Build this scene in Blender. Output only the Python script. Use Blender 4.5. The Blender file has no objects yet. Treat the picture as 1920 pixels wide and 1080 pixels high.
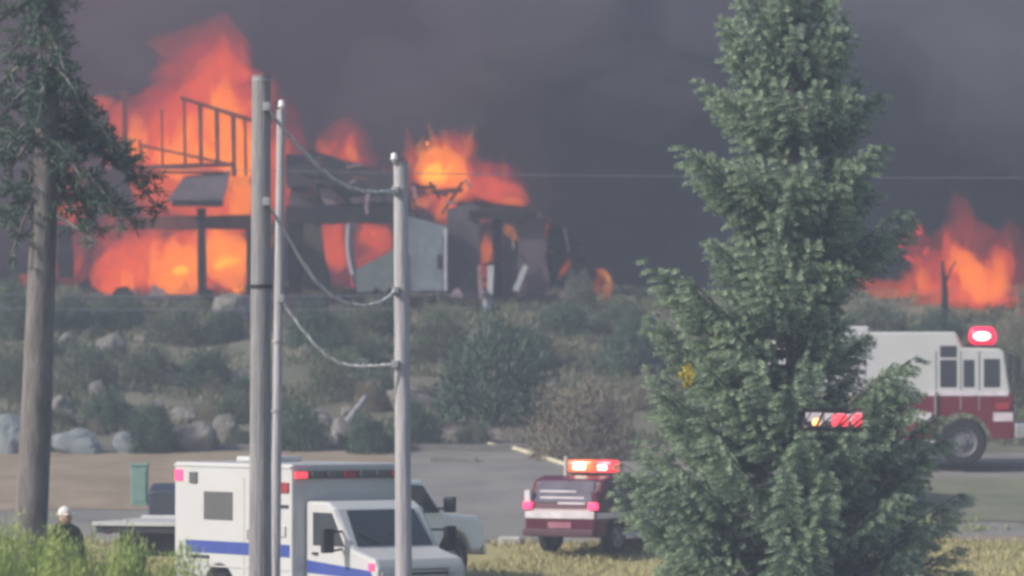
import bpy, bmesh, math, random
import numpy as np
from mathutils import Vector, Matrix, noise
R = math.radians
random.seed(7); rng = np.random.default_rng(7)
S = bpy.context.scene
C = S.collection

# ------------------------------------------------------------------ camera, world, sun, exposure
F = 7800.0                     # focal length in pixels of a 1920 wide frame
CAM_Z = 4.0
PITCH = math.atan(200.0 / F)
cd = bpy.data.cameras.new('camera'); cam = bpy.data.objects.new('camera', cd); C.objects.link(cam)
cd.lens = 36.0 * F / 1920.0; cd.sensor_width = 36.0
cd.clip_start = 0.5; cd.clip_end = 5000
cam.location = (0, 0, CAM_Z); cam.rotation_euler = (math.pi / 2 + PITCH, 0, 0)
S.camera = cam
cd.dof.use_dof = True; cd.dof.focus_distance = 72.0; cd.dof.aperture_fstop = 1.1

SUN = Vector((-0.92, -0.40, 0.66)).normalized()      # towards the sun
w = bpy.data.worlds.new('World'); S.world = w; w.use_nodes = True
nt = w.node_tree; nt.nodes.clear()
wo = nt.nodes.new('ShaderNodeOutputWorld'); bg = nt.nodes.new('ShaderNodeBackground'); sk = nt.nodes.new('ShaderNodeTexSky')
sk.sky_type = 'NISHITA'; sk.sun_disc = False
sk.sun_elevation = math.asin(SUN.z); sk.sun_rotation = math.atan2(SUN.x, SUN.y)
sk.dust_density = 2.0
nt.links.new(sk.outputs[0], bg.inputs[0]); bg.inputs[1].default_value = 0.15
nt.links.new(bg.outputs[0], wo.inputs[0])
sd = bpy.data.lights.new('sun', 'SUN'); sd.energy = 4.5; sd.angle = R(0.6); sd.color = (1.0, 0.94, 0.86)
so = bpy.data.objects.new('sun', sd); C.objects.link(so)
so.rotation_euler = (-SUN).to_track_quat('-Z', 'Y').to_euler(); so.location = (-60, -30, 60)
S.view_settings.view_transform = 'Standard'; S.view_settings.look = 'None'
S.view_settings.gamma = 1; S.view_settings.use_curve_mapping = False
S.view_settings.exposure = 0.0
S.render.engine = 'CYCLES'
S.cycles.use_denoising = True
S.cycles.filter_width = 3.2
S.cycles.max_bounces = 6; S.cycles.diffuse_bounces = 3; S.cycles.glossy_bounces = 2
S.cycles.transmission_bounces = 2; S.cycles.volume_bounces = 1; S.cycles.transparent_max_bounces = 8
S.cycles.sample_clamp_indirect = 3.0

# ------------------------------------------------------------------ helpers: pixel rays, terrain
def W(px, py, Y):
    u = (px - 960) / F; v = (540 - py) / F
    yy = math.cos(PITCH) - v * math.sin(PITCH); zz = math.sin(PITCH) + v * math.cos(PITCH)
    t = Y / yy
    return Vector((u * t, Y, CAM_Z + zz * t))
def M(Y): return Y / F          # metres per 1920-pixel at depth Y

_py = np.arange(-40, 420, 0.5)
_pz = np.interp(_py, [-40, 0, 40, 60, 73, 82, 86, 90, 98, 105, 110, 113, 134, 137, 160, 420],
                [2.4, 2.3, 0.5, -0.05, 0, .16, .32, .6, 1.45, 2.2, 2.4, 2.7, 6.9, 7.2, 7.8, 12])
_k = np.ones(7) / 7; _pz = np.convolve(np.pad(_pz, 3, mode='edge'), _k, 'valid')
def gz(x, y):
    z = float(np.interp(y, _py, _pz))
    k = min(max((y - 112) / 6, 0), 1) * min(max((150 - y) / 10, 0.15), 1)
    if k > 0:
        z += k * (0.42 * noise.noise((x * .22, y * .22, 3.1)) + .16 * noise.noise((x * .7, y * .7, 8.2)))
    z += 0.05 * noise.noise((x * .12, y * .12, 1.0))
    return z
def G(px, py):                   # the ground point seen at a pixel
    y = 50.0
    while y < 150:
        p = W(px, py, y)
        if p.z <= gz(p.x, y): return Vector((p.x, y, gz(p.x, y)))
        y += .1
    p = W(px, py, 142); return Vector((p.x, 142, gz(p.x, 142)))

# ------------------------------------------------------------------ helpers: materials
MATS = {}
def mat(name, col, rough=.8, var=.25, scale=3.0, col2=None, metal=0, bump=0, island=0, spec=.3, stretch=None, coat=0, thin=0):
    if name in MATS: return MATS[name]
    m = bpy.data.materials.new(name); m.use_nodes = True; t = m.node_tree; n = t.nodes; L = t.links
    b = n['Principled BSDF']; b.inputs['Roughness'].default_value = rough; b.inputs['Metallic'].default_value = metal
    b.inputs['Specular IOR Level'].default_value = spec; b.inputs['Coat Weight'].default_value = coat
    tc = n.new('ShaderNodeTexCoord'); src = tc.outputs['Object']
    if stretch:
        mp = n.new('ShaderNodeMapping'); mp.inputs['Scale'].default_value = stretch; L.new(src, mp.inputs[0]); src = mp.outputs[0]
    no = n.new('ShaderNodeTexNoise'); no.inputs['Scale'].default_value = scale; no.inputs['Detail'].default_value = 6
    no.inputs['Roughness'].default_value = .65
    L.new(src, no.inputs['Vector'])
    cr = n.new('ShaderNodeValToRGB'); cr.color_ramp.elements[0].position = .3; cr.color_ramp.elements[1].position = .7
    c2 = col2 or tuple(min(1, c * (1 + var)) for c in col)
    c1 = col if col2 else tuple(c * (1 - var) for c in col)
    cr.color_ramp.elements[0].color = (*c1, 1); cr.color_ramp.elements[1].color = (*c2, 1)
    L.new(no.outputs['Fac'], cr.inputs[0]); out = cr.outputs[0]
    if island:
        g = n.new('ShaderNodeNewGeometry'); mr = n.new('ShaderNodeMapRange')
        mr.inputs['To Min'].default_value = 1 - island; mr.inputs['To Max'].default_value = 1 + island
        L.new(g.outputs['Random Per Island'], mr.inputs['Value'])
        mx = n.new('ShaderNodeMix'); mx.data_type = 'RGBA'; mx.blend_type = 'MULTIPLY'; mx.inputs['Factor'].default_value = 1
        L.new(out, mx.inputs['A']); L.new(mr.outputs[0], mx.inputs['B']); out = mx.outputs['Result']
    L.new(out, b.inputs['Base Color'])
    if bump:
        bp = n.new('ShaderNodeBump'); bp.inputs['Strength'].default_value = bump; bp.inputs['Distance'].default_value = .1
        L.new(no.outputs['Fac'], bp.inputs['Height']); L.new(bp.outputs[0], b.inputs['Normal'])
    if thin:                      # thin leaves let some light through
        tr = n.new('ShaderNodeBsdfTranslucent'); L.new(out, tr.inputs['Color']); ms = n.new('ShaderNodeMixShader'); ms.inputs[0].default_value = thin
        L.new(b.outputs[0], ms.inputs[1]); L.new(tr.outputs[0], ms.inputs[2]); L.new(ms.outputs[0], n['Material Output'].inputs['Surface'])
    MATS[name] = m; return m
def emit(name, col, strength):
    if name in MATS: return MATS[name]
    m = bpy.data.materials.new(name); m.use_nodes = True; b = m.node_tree.nodes['Principled BSDF']
    b.inputs['Base Color'].default_value = (*col, 1); b.inputs['Roughness'].default_value = .3
    b.inputs['Emission Color'].default_value = (*col, 1); b.inputs['Emission Strength'].default_value = strength
    MATS[name] = m; return m
def fire(name, col, sigma):
    """homogeneous burning gas: seen through enough of it the colour settles at col"""
    if name in MATS: return MATS[name]
    m = bpy.data.materials.new(name); m.use_nodes = True; t = m.node_tree; t.nodes.clear()
    o = t.nodes.new('ShaderNodeOutputMaterial'); a = t.nodes.new('ShaderNodeAddShader')
    e = t.nodes.new('ShaderNodeEmission'); ab = t.nodes.new('ShaderNodeVolumeAbsorption')
    e.inputs[0].default_value = (*col, 1); e.inputs[1].default_value = sigma
    ab.inputs[0].default_value = (0, 0, 0, 1); ab.inputs[1].default_value = sigma
    t.links.new(e.outputs[0], a.inputs[0]); t.links.new(ab.outputs[0], a.inputs[1]); t.links.new(a.outputs[0], o.inputs['Volume'])
    MATS[name] = m; return m
def gas(name, col, density, aniso=0.0):
    if name in MATS: return MATS[name]
    m = bpy.data.materials.new(name); m.use_nodes = True; t = m.node_tree; t.nodes.clear()
    o = t.nodes.new('ShaderNodeOutputMaterial'); p = t.nodes.new('ShaderNodeVolumePrincipled')
    p.inputs['Color'].default_value = (*col, 1); p.inputs['Density'].default_value = density; p.inputs['Anisotropy'].default_value = aniso
    t.links.new(p.outputs[0], o.inputs['Volume']); MATS[name] = m; return m

# ------------------------------------------------------------------ helpers: meshes
def tag(o, label=None, cat=None, group=None, kind=None):
    if label: o['label'] = label
    if cat: o['category'] = cat
    if group: o['group'] = group
    if kind: o['kind'] = kind
    return o
def empty(name, loc, rz=0, label=None, cat=None, group=None):
    o = bpy.data.objects.new(name, None); C.objects.link(o); o.location = loc; o.rotation_euler = (0, 0, rz)
    o.empty_display_size = .3
    return tag(o, label, cat, group)
KIDS = {}
def link(name, me, parent=None, loc=None):
    o = bpy.data.objects.new(name, me); C.objects.link(o)
    if parent: o.parent = parent; KIDS.setdefault(parent, []).append(o)
    if loc: o.location = loc
    return o
def dup(root, loc, rz=0, scale=None, **kw):
    def cp(o, par):
        c = o.copy(); C.objects.link(c)
        if par: c.parent = par; KIDS.setdefault(par, []).append(c)
        for ch in KIDS.get(o, []): cp(ch, c)
        return c
    r = cp(root, None); r.location = loc; r.rotation_euler = (0, 0, rz)
    if scale: r.scale = scale
    tag(r, **kw); return r
class MB:
    def __init__(s): s.v = []; s.f = []
    def add(s, v, f):
        n = len(s.v); s.v += [tuple(p) for p in v]; s.f += [tuple(i + n for i in q) for q in f]; return s
    def box(s, x0, x1, y0, y1, z0, z1):
        v = [(x, y, z) for x in (x0, x1) for y in (y0, y1) for z in (z0, z1)]
        return s.add(v, [(0, 1, 3, 2), (4, 6, 7, 5), (0, 4, 5, 1), (2, 3, 7, 6), (0, 2, 6, 4), (1, 5, 7, 3)])
    def prism(s, prof, y0, y1, axis='y'):
        n = len(prof)
        if axis == 'y': v = [(a, y0, b) for a, b in prof] + [(a, y1, b) for a, b in prof]
        elif axis == 'x': v = [(y0, a, b) for a, b in prof] + [(y1, a, b) for a, b in prof]
        else: v = [(a, b, y0) for a, b in prof] + [(a, b, y1) for a, b in prof]
        f = [tuple(range(n)), tuple(reversed(range(n, 2 * n)))] + [(i, n + i, n + (i + 1) % n, (i + 1) % n) for i in range(n)]
        return s.add(v, f)
    def tube(s, pts, rad, seg=8, cap=True):
        pts = [Vector(p) for p in pts]; rad = rad if hasattr(rad, '__len__') else [rad] * len(pts)
        v = []; f = []
        up = Vector((0, 0, 1)); d0 = (pts[-1] - pts[0]).normalized()
        if abs(d0.z) > .8: up = Vector((0, 1, 0))
        for i, p in enumerate(pts):
            d = (pts[min(i + 1, len(pts) - 1)] - pts[max(i - 1, 0)]).normalized()
            a = d.cross(up).normalized(); b = a.cross(d)
            for k in range(seg):
                t = 2 * math.pi * k / seg; v.append(p + (a * math.cos(t) + b * math.sin(t)) * rad[i])
        for i in range(len(pts) - 1):
            for k in range(seg):
                k2 = (k + 1) % seg; f.append((i * seg + k, i * seg + k2, (i + 1) * seg + k2, (i + 1) * seg + k))
        if cap: f += [tuple(reversed(range(seg))), tuple(range((len(pts) - 1) * seg, len(pts) * seg))]
        return s.add(v, f)
    def lathe_y(s, cx, cz, prof, seg=24, cap=True):           # prof: (radius, y)
        v = []; f = []
        for r, y in prof:
            for k in range(seg):
                t = 2 * math.pi * k / seg; v.append((cx + r * math.cos(t), y, cz + r * math.sin(t)))
        for i in range(len(prof) - 1):
            for k in range(seg):
                k2 = (k + 1) % seg; f.append((i * seg + k, i * seg + k2, (i + 1) * seg + k2, (i + 1) * seg + k))
        if cap: f += [tuple(range(seg)), tuple(range((len(prof) - 1) * seg, len(prof) * seg))]
        return s.add(v, f)
    def slab(s, quad, n, th):                        # a flat quad/polygon given thickness th along n
        q = [Vector(p) for p in quad]; n = Vector(n).normalized() * th; k = len(q)
        v = q + [p + n for p in q]
        return s.add(v, [tuple(range(k)), tuple(reversed(range(k, 2 * k)))] + [(i, k + i, k + (i + 1) % k, (i + 1) % k) for i in range(k)])
    def build(s, name, m, parent=None, bevel=0, smooth=False, seg=2, loc=None):
        me = bpy.data.meshes.new(name); bm = bmesh.new()
        vs = [bm.verts.new(p) for p in s.v]
        for q in s.f:
            try: bm.faces.new([vs[i] for i in q])
            except ValueError: pass
        bmesh.ops.recalc_face_normals(bm, faces=bm.faces)
        if bevel:
            ed = [e for e in bm.edges if len(e.link_faces) == 2 and e.calc_face_angle(0) > .5]
            bmesh.ops.bevel(bm, geom=ed, offset=bevel, segments=seg, affect='EDGES', profile=.6, clamp_overlap=True)
        bm.to_mesh(me); bm.free()
        if smooth:
            for p in me.polygons: p.use_smooth = True
        me.materials.append(m)
        return link(name, me, parent, loc)
def np_mesh(name, V, nv):
    """mesh of separate faces with nv corners each, V: (n*nv,3)"""
    V = np.ascontiguousarray(V, dtype=np.float32).reshape(-1, 3); n = len(V) // nv
    me = bpy.data.meshes.new(name)
    me.vertices.add(len(V)); me.vertices.foreach_set('co', V.ravel())
    me.loops.add(n * nv); me.loops.foreach_set('vertex_index', np.arange(n * nv, dtype=np.int32))
    me.polygons.add(n); me.polygons.foreach_set('loop_start', np.arange(0, n * nv, nv, dtype=np.int32))
    me.polygons.foreach_set('loop_total', np.full(n, nv, dtype=np.int32))
    me.update(); return me
def unit(a): return a / np.maximum(np.linalg.norm(a, axis=-1, keepdims=True), 1e-6)
def leaves(P, D, ln, wd, O=None):
    """kite shaped leaves: base P, direction D, facing roughly along O"""
    n = len(P); side = unit(np.cross(D, rng.normal(size=(n, 3)) if O is None else O + rng.normal(size=(n, 3)) * .45)) * (np.asarray(wd).reshape(-1, 1) * .5)
    e = D * np.asarray(ln).reshape(-1, 1)
    V = np.stack([P, P + e * .45 + side, P + e, P + e * .45 - side], axis=1)
    return V.reshape(-1, 3)

# ------------------------------------------------------------------ ground, dirt, road
def sheet(name, x0, x1, nx, yl, m, off=0.0, edge=None):
    xs = np.linspace(x0, x1, nx); v = []; f = []
    for i, y in enumerate(yl):
        for j, x in enumerate(xs):
            yy = y + (edge(x, i, len(yl)) if edge else 0)
            v.append((x, yy, gz(x, yy) + off))
    for i in range(len(yl) - 1):
        for j in range(nx - 1):
            a = i * nx + j; f.append((a, a + 1, a + nx + 1, a + nx))
    me = bpy.data.meshes.new(name); me.from_pydata(v, [], f); me.update()
    for p in me.polygons: p.use_smooth = True
    me.materials.append(m); return tag(link(name, me), kind='structure')
m_soil = mat('hillside_soil', (.075, .085, .058), .95, scale=.45, col2=(.17, .155, .115), bump=.5)
m_dirt = mat('bare_dirt', (.19, .145, .10), .95, scale=.8, col2=(.30, .24, .175), bump=.3)
m_road = mat('road_asphalt', (.15, .14, .13), .9, scale=.5, col2=(.24, .225, .21), bump=.15)
m_verge = mat('verge_turf', (.26, .23, .10), .95, scale=.6, col2=(.38, .34, .17), bump=.3)
yl = list(np.concatenate([np.arange(-30, 60, 5), np.arange(60, 150, .6), np.arange(150, 400, 25)]))
sheet('ground', -60, 60, 201, yl, m_soil)
big = MB()
def far_ring():
    v = [(-3000, -2000, -.6), (3000, -2000, -.6), (3000, 4000, -.6), (-3000, 4000, -.6)]
    return v
big.add(far_ring(), [(0, 1, 2, 3)]); tag(big.build('terrain', m_soil), kind='structure')
wob = lambda s, a: (lambda x, i, n: a * noise.noise((x * .25, i * 3.7 if i in (0, n - 1) else s, s)) * (1 if i in (0, n - 1) else .0))
sheet('road', -60, 60, 161, list(np.arange(91.5, 111, .6)), m_road, .012, wob(2.0, .7))
sheet('dirt_shoulder', -40, -3.0, 81, list(np.arange(96.5, 110.6, .6)), m_dirt, .024, wob(5.0, .8))
sheet('dirt_strip', 6.5, 40, 61, list(np.arange(91.2, 92.6, .3)), m_dirt, .03, wob(8.0, .5))
sheet('grass_verge', -60, 60, 161, list(np.arange(78, 91.4, .6)), m_verge, .016, wob(9.0, .6))
sheet('grass_strip', 6.8, 40, 61, list(np.arange(94.5, 102.5, .5)), mat('grey_green_turf', (.10, .12, .075), .95, scale=.7, col2=(.19, .19, .13), bump=.3), .03, wob(11.0, .6))
sheet('dirt_bank', -5.6, .9, 28, list(np.arange(111.4, 116.2, .4)), mat('brown_bank', (.105, .09, .085), .95, scale=.9, col2=(.19, .165, .15), bump=.4), .05, wob(14.0, .9))
kb = MB()                                   # kerb along the far side of the road
n0 = 120
for i in range(n0):
    xa, xb = -40 + i * 80 / n0, -40 + (i + 1) * 80 / n0
    if xb > 12: break
    za, zb = gz(xa, 111.2), gz(xb, 111.2)
    kb.add([(xa, 111, za - .1), (xb, 111, zb - .1), (xb, 111, zb + .14), (xa, 111, za + .14), (xa, 111.2, za - .1), (xb, 111.2, zb - .1), (xb, 111.2, zb + .14), (xa, 111.2, za + .14)],
           [(0, 1, 2, 3), (7, 6, 5, 4), (3, 2, 6, 7)])
tag(kb.build('kerb', mat('kerb_concrete', (.2, .19, .18), .9)), kind='structure')

# ------------------------------------------------------------------ smoke and haze
def smoke_bank(name, x0, x1, z0, z1, y0, y1, m, amp, seed, nx=60, nz=36, lean=0.0):
    v = []; f = []
    for i in range(nz + 1):
        for j in range(nx + 1):
            a = j / nx; b = i / nz
            x = x0 + (x1 - x0) * a; z = z0 + (z1 - z0) * b
            ed = min(1, 6 * a, 6 * (1 - a), 5 * (1 - b) + .0001)
            d = amp * noise.fractal((x * .06 + seed, z * .06, seed * 1.7), 1.0, 2.0, 5) + lean * b
            yf = y0 + d + (1 - ed) * (y1 - y0) * .48; yb = y1 - (1 - ed) * (y1 - y0) * .48
            v.append((x, yf, z)); v.append((x, max(yb, yf + .2), z))
    def id(i, j, k): return 2 * (i * (nx + 1) + j) + k
    for i in range(nz):
        for j in range(nx):
            f.append((id(i, j, 0), id(i, j + 1, 0), id(i + 1, j + 1, 0), id(i + 1, j, 0)))
            f.append((id(i, j, 1), id(i + 1, j, 1), id(i + 1, j + 1, 1), id(i, j + 1, 1)))
    for j in range(nx):
        f.append((id(0, j, 0), id(0, j, 1), id(0, j + 1, 1), id(0, j + 1, 0)))
        f.append((id(nz, j, 0), id(nz, j + 1, 0), id(nz, j + 1, 1), id(nz, j, 1)))
    for i in range(nz):
        f.append((id(i, 0, 0), id(i + 1, 0, 0), id(i + 1, 0, 1), id(i, 0, 1)))
        f.append((id(i, nx, 0), id(i, nx, 1), id(i + 1, nx, 1), id(i + 1, nx, 0)))
    me = bpy.data.meshes.new(name); me.from_pydata(v, [], f); me.update(); me.materials.append(m)
    bm = bmesh.new(); bm.from_mesh(me); bmesh.ops.recalc_face_normals(bm, faces=bm.faces); bm.to_mesh(me); bm.free()
    return tag(link(name, me), kind='stuff')
tag(smoke_bank('smoke', -75, 75, 4, 38, 152, 200, gas('dark_smoke', (.07, .085, .135), .22), 7, 3.3), 'thick dark smoke filling the air behind the burning house', 'smoke')
def smoke_lobe(loc, size, m, seed, label):
    bm = bmesh.new(); bmesh.ops.create_icosphere(bm, subdivisions=5, radius=1)
    for v in bm.verts:
        c = v.co.copy(); n_ = noise.fractal(c * 1.3 + Vector((seed, 0, seed)), 1.0, 2.0, 5)
        v.co = Vector((c.x * size[0], c.y * size[1], c.z * size[2])) * (1 + .38 * n_)
    me = bpy.data.meshes.new('smoke_lobe'); bm.to_mesh(me); bm.free(); me.materials.append(m)
    for p in me.polygons: p.use_smooth = True
    o = link('smoke_lobe', me); o.location = loc; return tag(o, label, 'smoke', kind='stuff')
G_PLUM = gas('plum_smoke', (.30, .16, .21), .045); G_PALE = gas('paler_smoke', (.38, .40, .44), .07); G_DARK = gas('sooty_smoke', (.02, .02, .03), .2)  # plum tint puts the fire's glow into the smoke colour
smoke_lobe((-9, 150, 15), (13, 4.5, 9), G_PLUM, 2.0, 'plum tinted smoke drifting above the burning house')
smoke_lobe((-16, 149, 20), (8, 4, 8), G_PLUM, 6.0, 'plum tinted smoke rising behind the pine')
smoke_lobe((19, 150, 18), (6.5, 4, 6.5), G_PALE, 11.0, 'paler grey smoke billow high behind the spruce')
smoke_lobe((24, 149, 12.5), (5, 3.5, 4.5), G_PALE, 17.0, 'paler grey smoke billow low behind the second fire')
smoke_lobe((13.5, 148, 12), (2.6, 3, 4.5), G_DARK, 23.0, 'darkest column of smoke rising from the second fire')
smoke_lobe((2, 149.5, 13), (6, 3, 4), G_DARK, 31.0, 'sooty smoke trailing away from the charred end of the house')
G_MID = gas('rolling_smoke', (.26, .24, .28), .13)
for (x, y, z, a, b_, sd) in ((-3.5, 148.5, 14.5, 2.6, 2.2, 41), (0.5, 148, 17.5, 3.0, 2.4, 47), (4.5, 148.5, 14.8, 2.2, 1.8, 53), (-12, 147.5, 17.5, 2.8, 2.6, 59), (9.5, 148.5, 18, 3.2, 2.2, 61), (16.5, 147.5, 15.5, 2.4, 2.2, 67)):
    smoke_lobe((x, y, z), (a * 1.3, 1.6, b_), G_MID, sd, 'rolling billow of smoke ' + {41: 'above the slim pole', 47: 'above the short pole', 53: 'above the far roof slope', 59: 'between the pine and the tallest flame tower', 61: 'beside the spruce top', 67: 'high over the second fire'}[sd])
hz = MB().box(-130, 130, -25, 260, -1.8, 46).build('haze', gas('smoky_haze', (.72, .80, 1.0), .00135))
tag(hz, 'thin smoky haze in the air over the whole place', 'haze', kind='stuff')

# ------------------------------------------------------------------ flames
F_RED = fire('flame_red', (1.0, .12, .035), 1.0)
F_OR = fire('flame_orange', (1.4, .36, .03), 1.2)
F_YE = fire('flame_yellow', (1.8, 1.05, .04), 1.8)
F_DIM = fire('flame_dim', (.60, .055, .05), .42)
def tongue(mb, pts, th, Y, seed, amp=.22, nr=20, ns=16):
    """pts: list of (px, py, half width px); the flame body runs through them. th: depth / width"""
    P = [Vector(W(a, b, Y)) for a, b, c in pts]; Rr = [c * M(Y) for a, b, c in pts]
    n = len(P); v = []; f = []
    for i in range(nr + 1):
        t = i / nr * (n - 1); k = min(int(t), n - 2); u = t - k
        u2 = u * u * (3 - 2 * u)
        p = P[k].lerp(P[k + 1], u); r = Rr[k] * (1 - u2) + Rr[k + 1] * u2
        e = min(i, nr - i) / nr
        r *= min(1, (e * 7) ** .6) if e > 0 else .02
        d = (P[k + 1] - P[k]); d.y = 0; d.normalize(); s = Vector((d.z, 0, -d.x))
        for q in range(ns):
            a = 2 * math.pi * q / ns
            nn = noise.fractal((p.x * 1.1 + math.cos(a) * 1.5 + seed, p.z * 1.3 + seed * 2.1, math.sin(a) * 1.8), .8, 2, 4)
            rr = r * (1 + amp * 1.6 * nn)
            sh = .35 * r * noise.noise((seed, p.z * .9, p.x * .9))
            v.append(p + s * (math.cos(a) * rr + sh) + Vector((0, 1, 0)) * math.sin(a) * rr * th)
    for i in range(nr):
        for q in range(ns):
            q2 = (q + 1) % ns; f.append((i * ns + q, i * ns + q2, (i + 1) * ns + q2, (i + 1) * ns + q))
    f += [tuple(reversed(range(ns))), tuple(range(nr * ns, nr * ns + ns))]
    mb.add(v, f)
def flame(label, Y, tongues, th=.6):
    """tongues: (material, part name, [(px,py,half width px)...])"""
    p0 = W(tongues[0][2][0][0], tongues[0][2][0][1], Y)
    root = empty('flame', p0, 0, label, 'flame', 'flames of the burning houses')
    lick = []
    for m, nm, pts in tongues:      # torn licks leaving the larger bodies
        if m in (F_RED, F_OR):
            for a, b, c in pts:
                if c >= 20:
                    for q in range(2):
                        x = a + random.uniform(-1, 1) * c; y = b - random.uniform(.1, .6) * c; ln = random.uniform(.8, 2.0) * c; k = random.uniform(-.35, .5) * ln
                        lick.append((m, 'flame_lick', [(x, y, .26 * c), (x + k * .3, y - ln * .45, .20 * c), (x + k * .9, y - ln * .8, .09 * c), (x + k, y - ln, 1.2)]))
    for i, (m, nm, pts) in enumerate(tongues + lick):
        mb = MB(); tongue(mb, pts, th, Y + {F_DIM: 1.2, F_RED: .3, F_OR: -.35, F_YE: -.8}[m] + .1 * (i % 3), i * 3.7 + p0.x, .42, 32, 22)
        mb.v = [(x - p0.x, y - p0.y, z - p0.z) for x, y, z in mb.v]
        mb.build(nm, m, root, smooth=True)
    return root
flame('tallest red flame tower rising above the roof framing beside the grey utility pole', 138, [
    (F_DIM, 'flame_halo', [(330, 330, 120), (370, 220, 130), (400, 110, 85), (425, 20, 30)]),
    (F_DIM, 'flame_halo', [(420, 330, 130), (430, 240, 110), (420, 130, 70), (440, 60, 22)]),
    (F_RED, 'flame_tongue', [(420, 345, 80), (425, 260, 82), (408, 170, 56), (420, 60, 14)]),
    (F_RED, 'flame_tongue', [(240, 330, 60), (330, 345, 55), (420, 390, 60), (500, 400, 40)]),
    (F_RED, 'flame_tongue', [(290, 330, 45), (285, 270, 38), (290, 225, 22), (300, 190, 6)]),
    (F_RED, 'flame_tongue', [(330, 320, 65), (340, 250, 50), (365, 180, 32), (400, 120, 8)]),
    (F_RED, 'flame_tongue', [(250, 300, 26), (238, 255, 30), (225, 215, 18), (235, 180, 6)]),
    (F_RED, 'flame_tongue', [(200, 215, 10), (190, 195, 20), (178, 178, 10)]),
    (F_RED, 'flame_tongue', [(215, 255, 10), (214, 235, 16), (205, 215, 8)]),
    (F_OR, 'flame_core', [(420, 325, 62), (440, 280, 52), (415, 215, 36), (425, 130, 8)]),
    (F_OR, 'flame_core', [(262, 305, 22), (258, 270, 22), (256, 232, 14), (252, 205, 4)]),
    (F_OR, 'flame_core', [(300, 320, 36), (335, 295, 36), (350, 250, 24), (372, 195, 5)]),
    (F_OR, 'flame_core', [(445, 420, 24), (448, 360, 26), (440, 320, 22), (435, 290, 8)]),
])
flame('wide orange fire filling the lower storey under the dark porch beam', 136, [
    (F_DIM, 'flame_halo', [(170, 500, 70), (260, 470, 75), (350, 480, 80), (480, 480, 75)]),
    (F_RED, 'flame_tongue', [(165, 525, 32), (225, 505, 52), (290, 490, 52), (330, 480, 40)]),
    (F_RED, 'flame_tongue', [(290, 510, 38), (340, 490, 50), (400, 485, 56), (480, 488, 56)]),
    (F_RED, 'flame_tongue', [(240, 548, 58), (232, 510, 36), (226, 485, 16), (234, 458, 4)]),
    (F_RED, 'flame_tongue', [(195, 548, 24), (198, 520, 18), (188, 495, 5)]),
    (F_RED, 'flame_tongue', [(282, 545, 26), (290, 505, 20), (300, 470, 12), (310, 440, 4)]),
    (F_OR, 'flame_core', [(240, 548, 14), (238, 525, 14), (228, 500, 4)]),
    (F_RED, 'flame_tongue', [(330, 480, 30), (340, 450, 22), (345, 425, 8)]),
    (F_OR, 'flame_core', [(275, 535, 22), (320, 512, 42), (355, 492, 44), (372, 455, 14)]),
    (F_OR, 'flame_core', [(385, 515, 32), (420, 488, 50), (450, 480, 50), (485, 478, 30)]),
    (F_YE, 'flame_core', [(322, 508, 8), (340, 505, 11), (356, 512, 6)]),
    (F_YE, 'flame_core', [(400, 505, 9), (420, 492, 13), (455, 486, 6)]),
])
flame('small red fire glowing through the pine boughs beside its trunk', 136, [
    (F_RED, 'flame_tongue', [(128, 430, 22), (126, 400, 28), (138, 365, 22), (136, 330, 24), (124, 305, 6)]),
    (F_OR, 'flame_core', [(118, 408, 6), (120, 398, 11), (124, 388, 5)]),
    (F_DIM, 'flame_halo', [(130, 540, 40), (140, 470, 35), (135, 400, 30), (140, 330, 25)]),
    (F_RED, 'flame_tongue', [(205, 420, 8), (214, 395, 14), (208, 380, 5)])])
flame('tiny red fire low at the edge behind the pine trunk', 136, [
    (F_RED, 'flame_tongue', [(28, 530, 8), (42, 523, 14), (58, 515, 7)])])
flame('narrow pink flame licking up just behind the slim pole', 137, [
    (F_RED, 'flame_tongue', [(500, 420, 30), (508, 350, 30), (515, 290, 28), (520, 240, 10)]),
    (F_DIM, 'flame_halo', [(530, 430, 34), (535, 350, 35), (535, 260, 35), (525, 170, 14)]),
    (F_RED, 'flame_tongue', [(542, 375, 6), (540, 350, 9), (543, 330, 4)])])
flame('pointed red flame on the ridge of the collapsed dark roof', 137, [
    (F_RED, 'flame_tongue', [(650, 305, 26), (652, 288, 24), (655, 268, 15), (660, 246, 4)]),
    (F_RED, 'flame_tongue', [(620, 290, 26), (605, 275, 16), (592, 258, 5)]),
    (F_OR, 'flame_core', [(668, 304, 8), (655, 285, 10), (657, 266, 4)]),
    (F_DIM, 'flame_halo', [(640, 310, 60), (650, 260, 40), (655, 215, 16)])])
flame('brightest yellow fireball bursting from the eaves beside the short pole', 135, [
    (F_DIM, 'flame_halo', [(800, 400, 90), (840, 330, 90), (850, 270, 50), (855, 235, 16)]),
    (F_RED, 'flame_tongue', [(770, 330, 26), (820, 330, 52), (862, 320, 42), (893, 320, 14)]),
    (F_RED, 'flame_tongue', [(820, 420, 16), (840, 390, 24), (868, 355, 30), (880, 310, 12)]),
    (F_OR, 'flame_core', [(772, 325, 22), (812, 322, 44), (848, 312, 38), (875, 290, 10)]),
    (F_OR, 'flame_core', [(812, 418, 6), (838, 385, 14), (868, 350, 20), (872, 318, 8)]),
    (F_OR, 'flame_core', [(772, 385, 16), (795, 378, 12), (815, 372, 5)]),
    (F_YE, 'flame_core', [(785, 334, 6), (806, 330, 14), (818, 318, 13), (826, 298, 3)]),
    (F_YE, 'flame_core', [(818, 345, 8), (828, 333, 11), (842, 318, 5), (852, 300, 2)]),
    (F_RED, 'flame_tongue', [(845, 285, 12), (848, 272, 14), (850, 258, 4)])])
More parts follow.
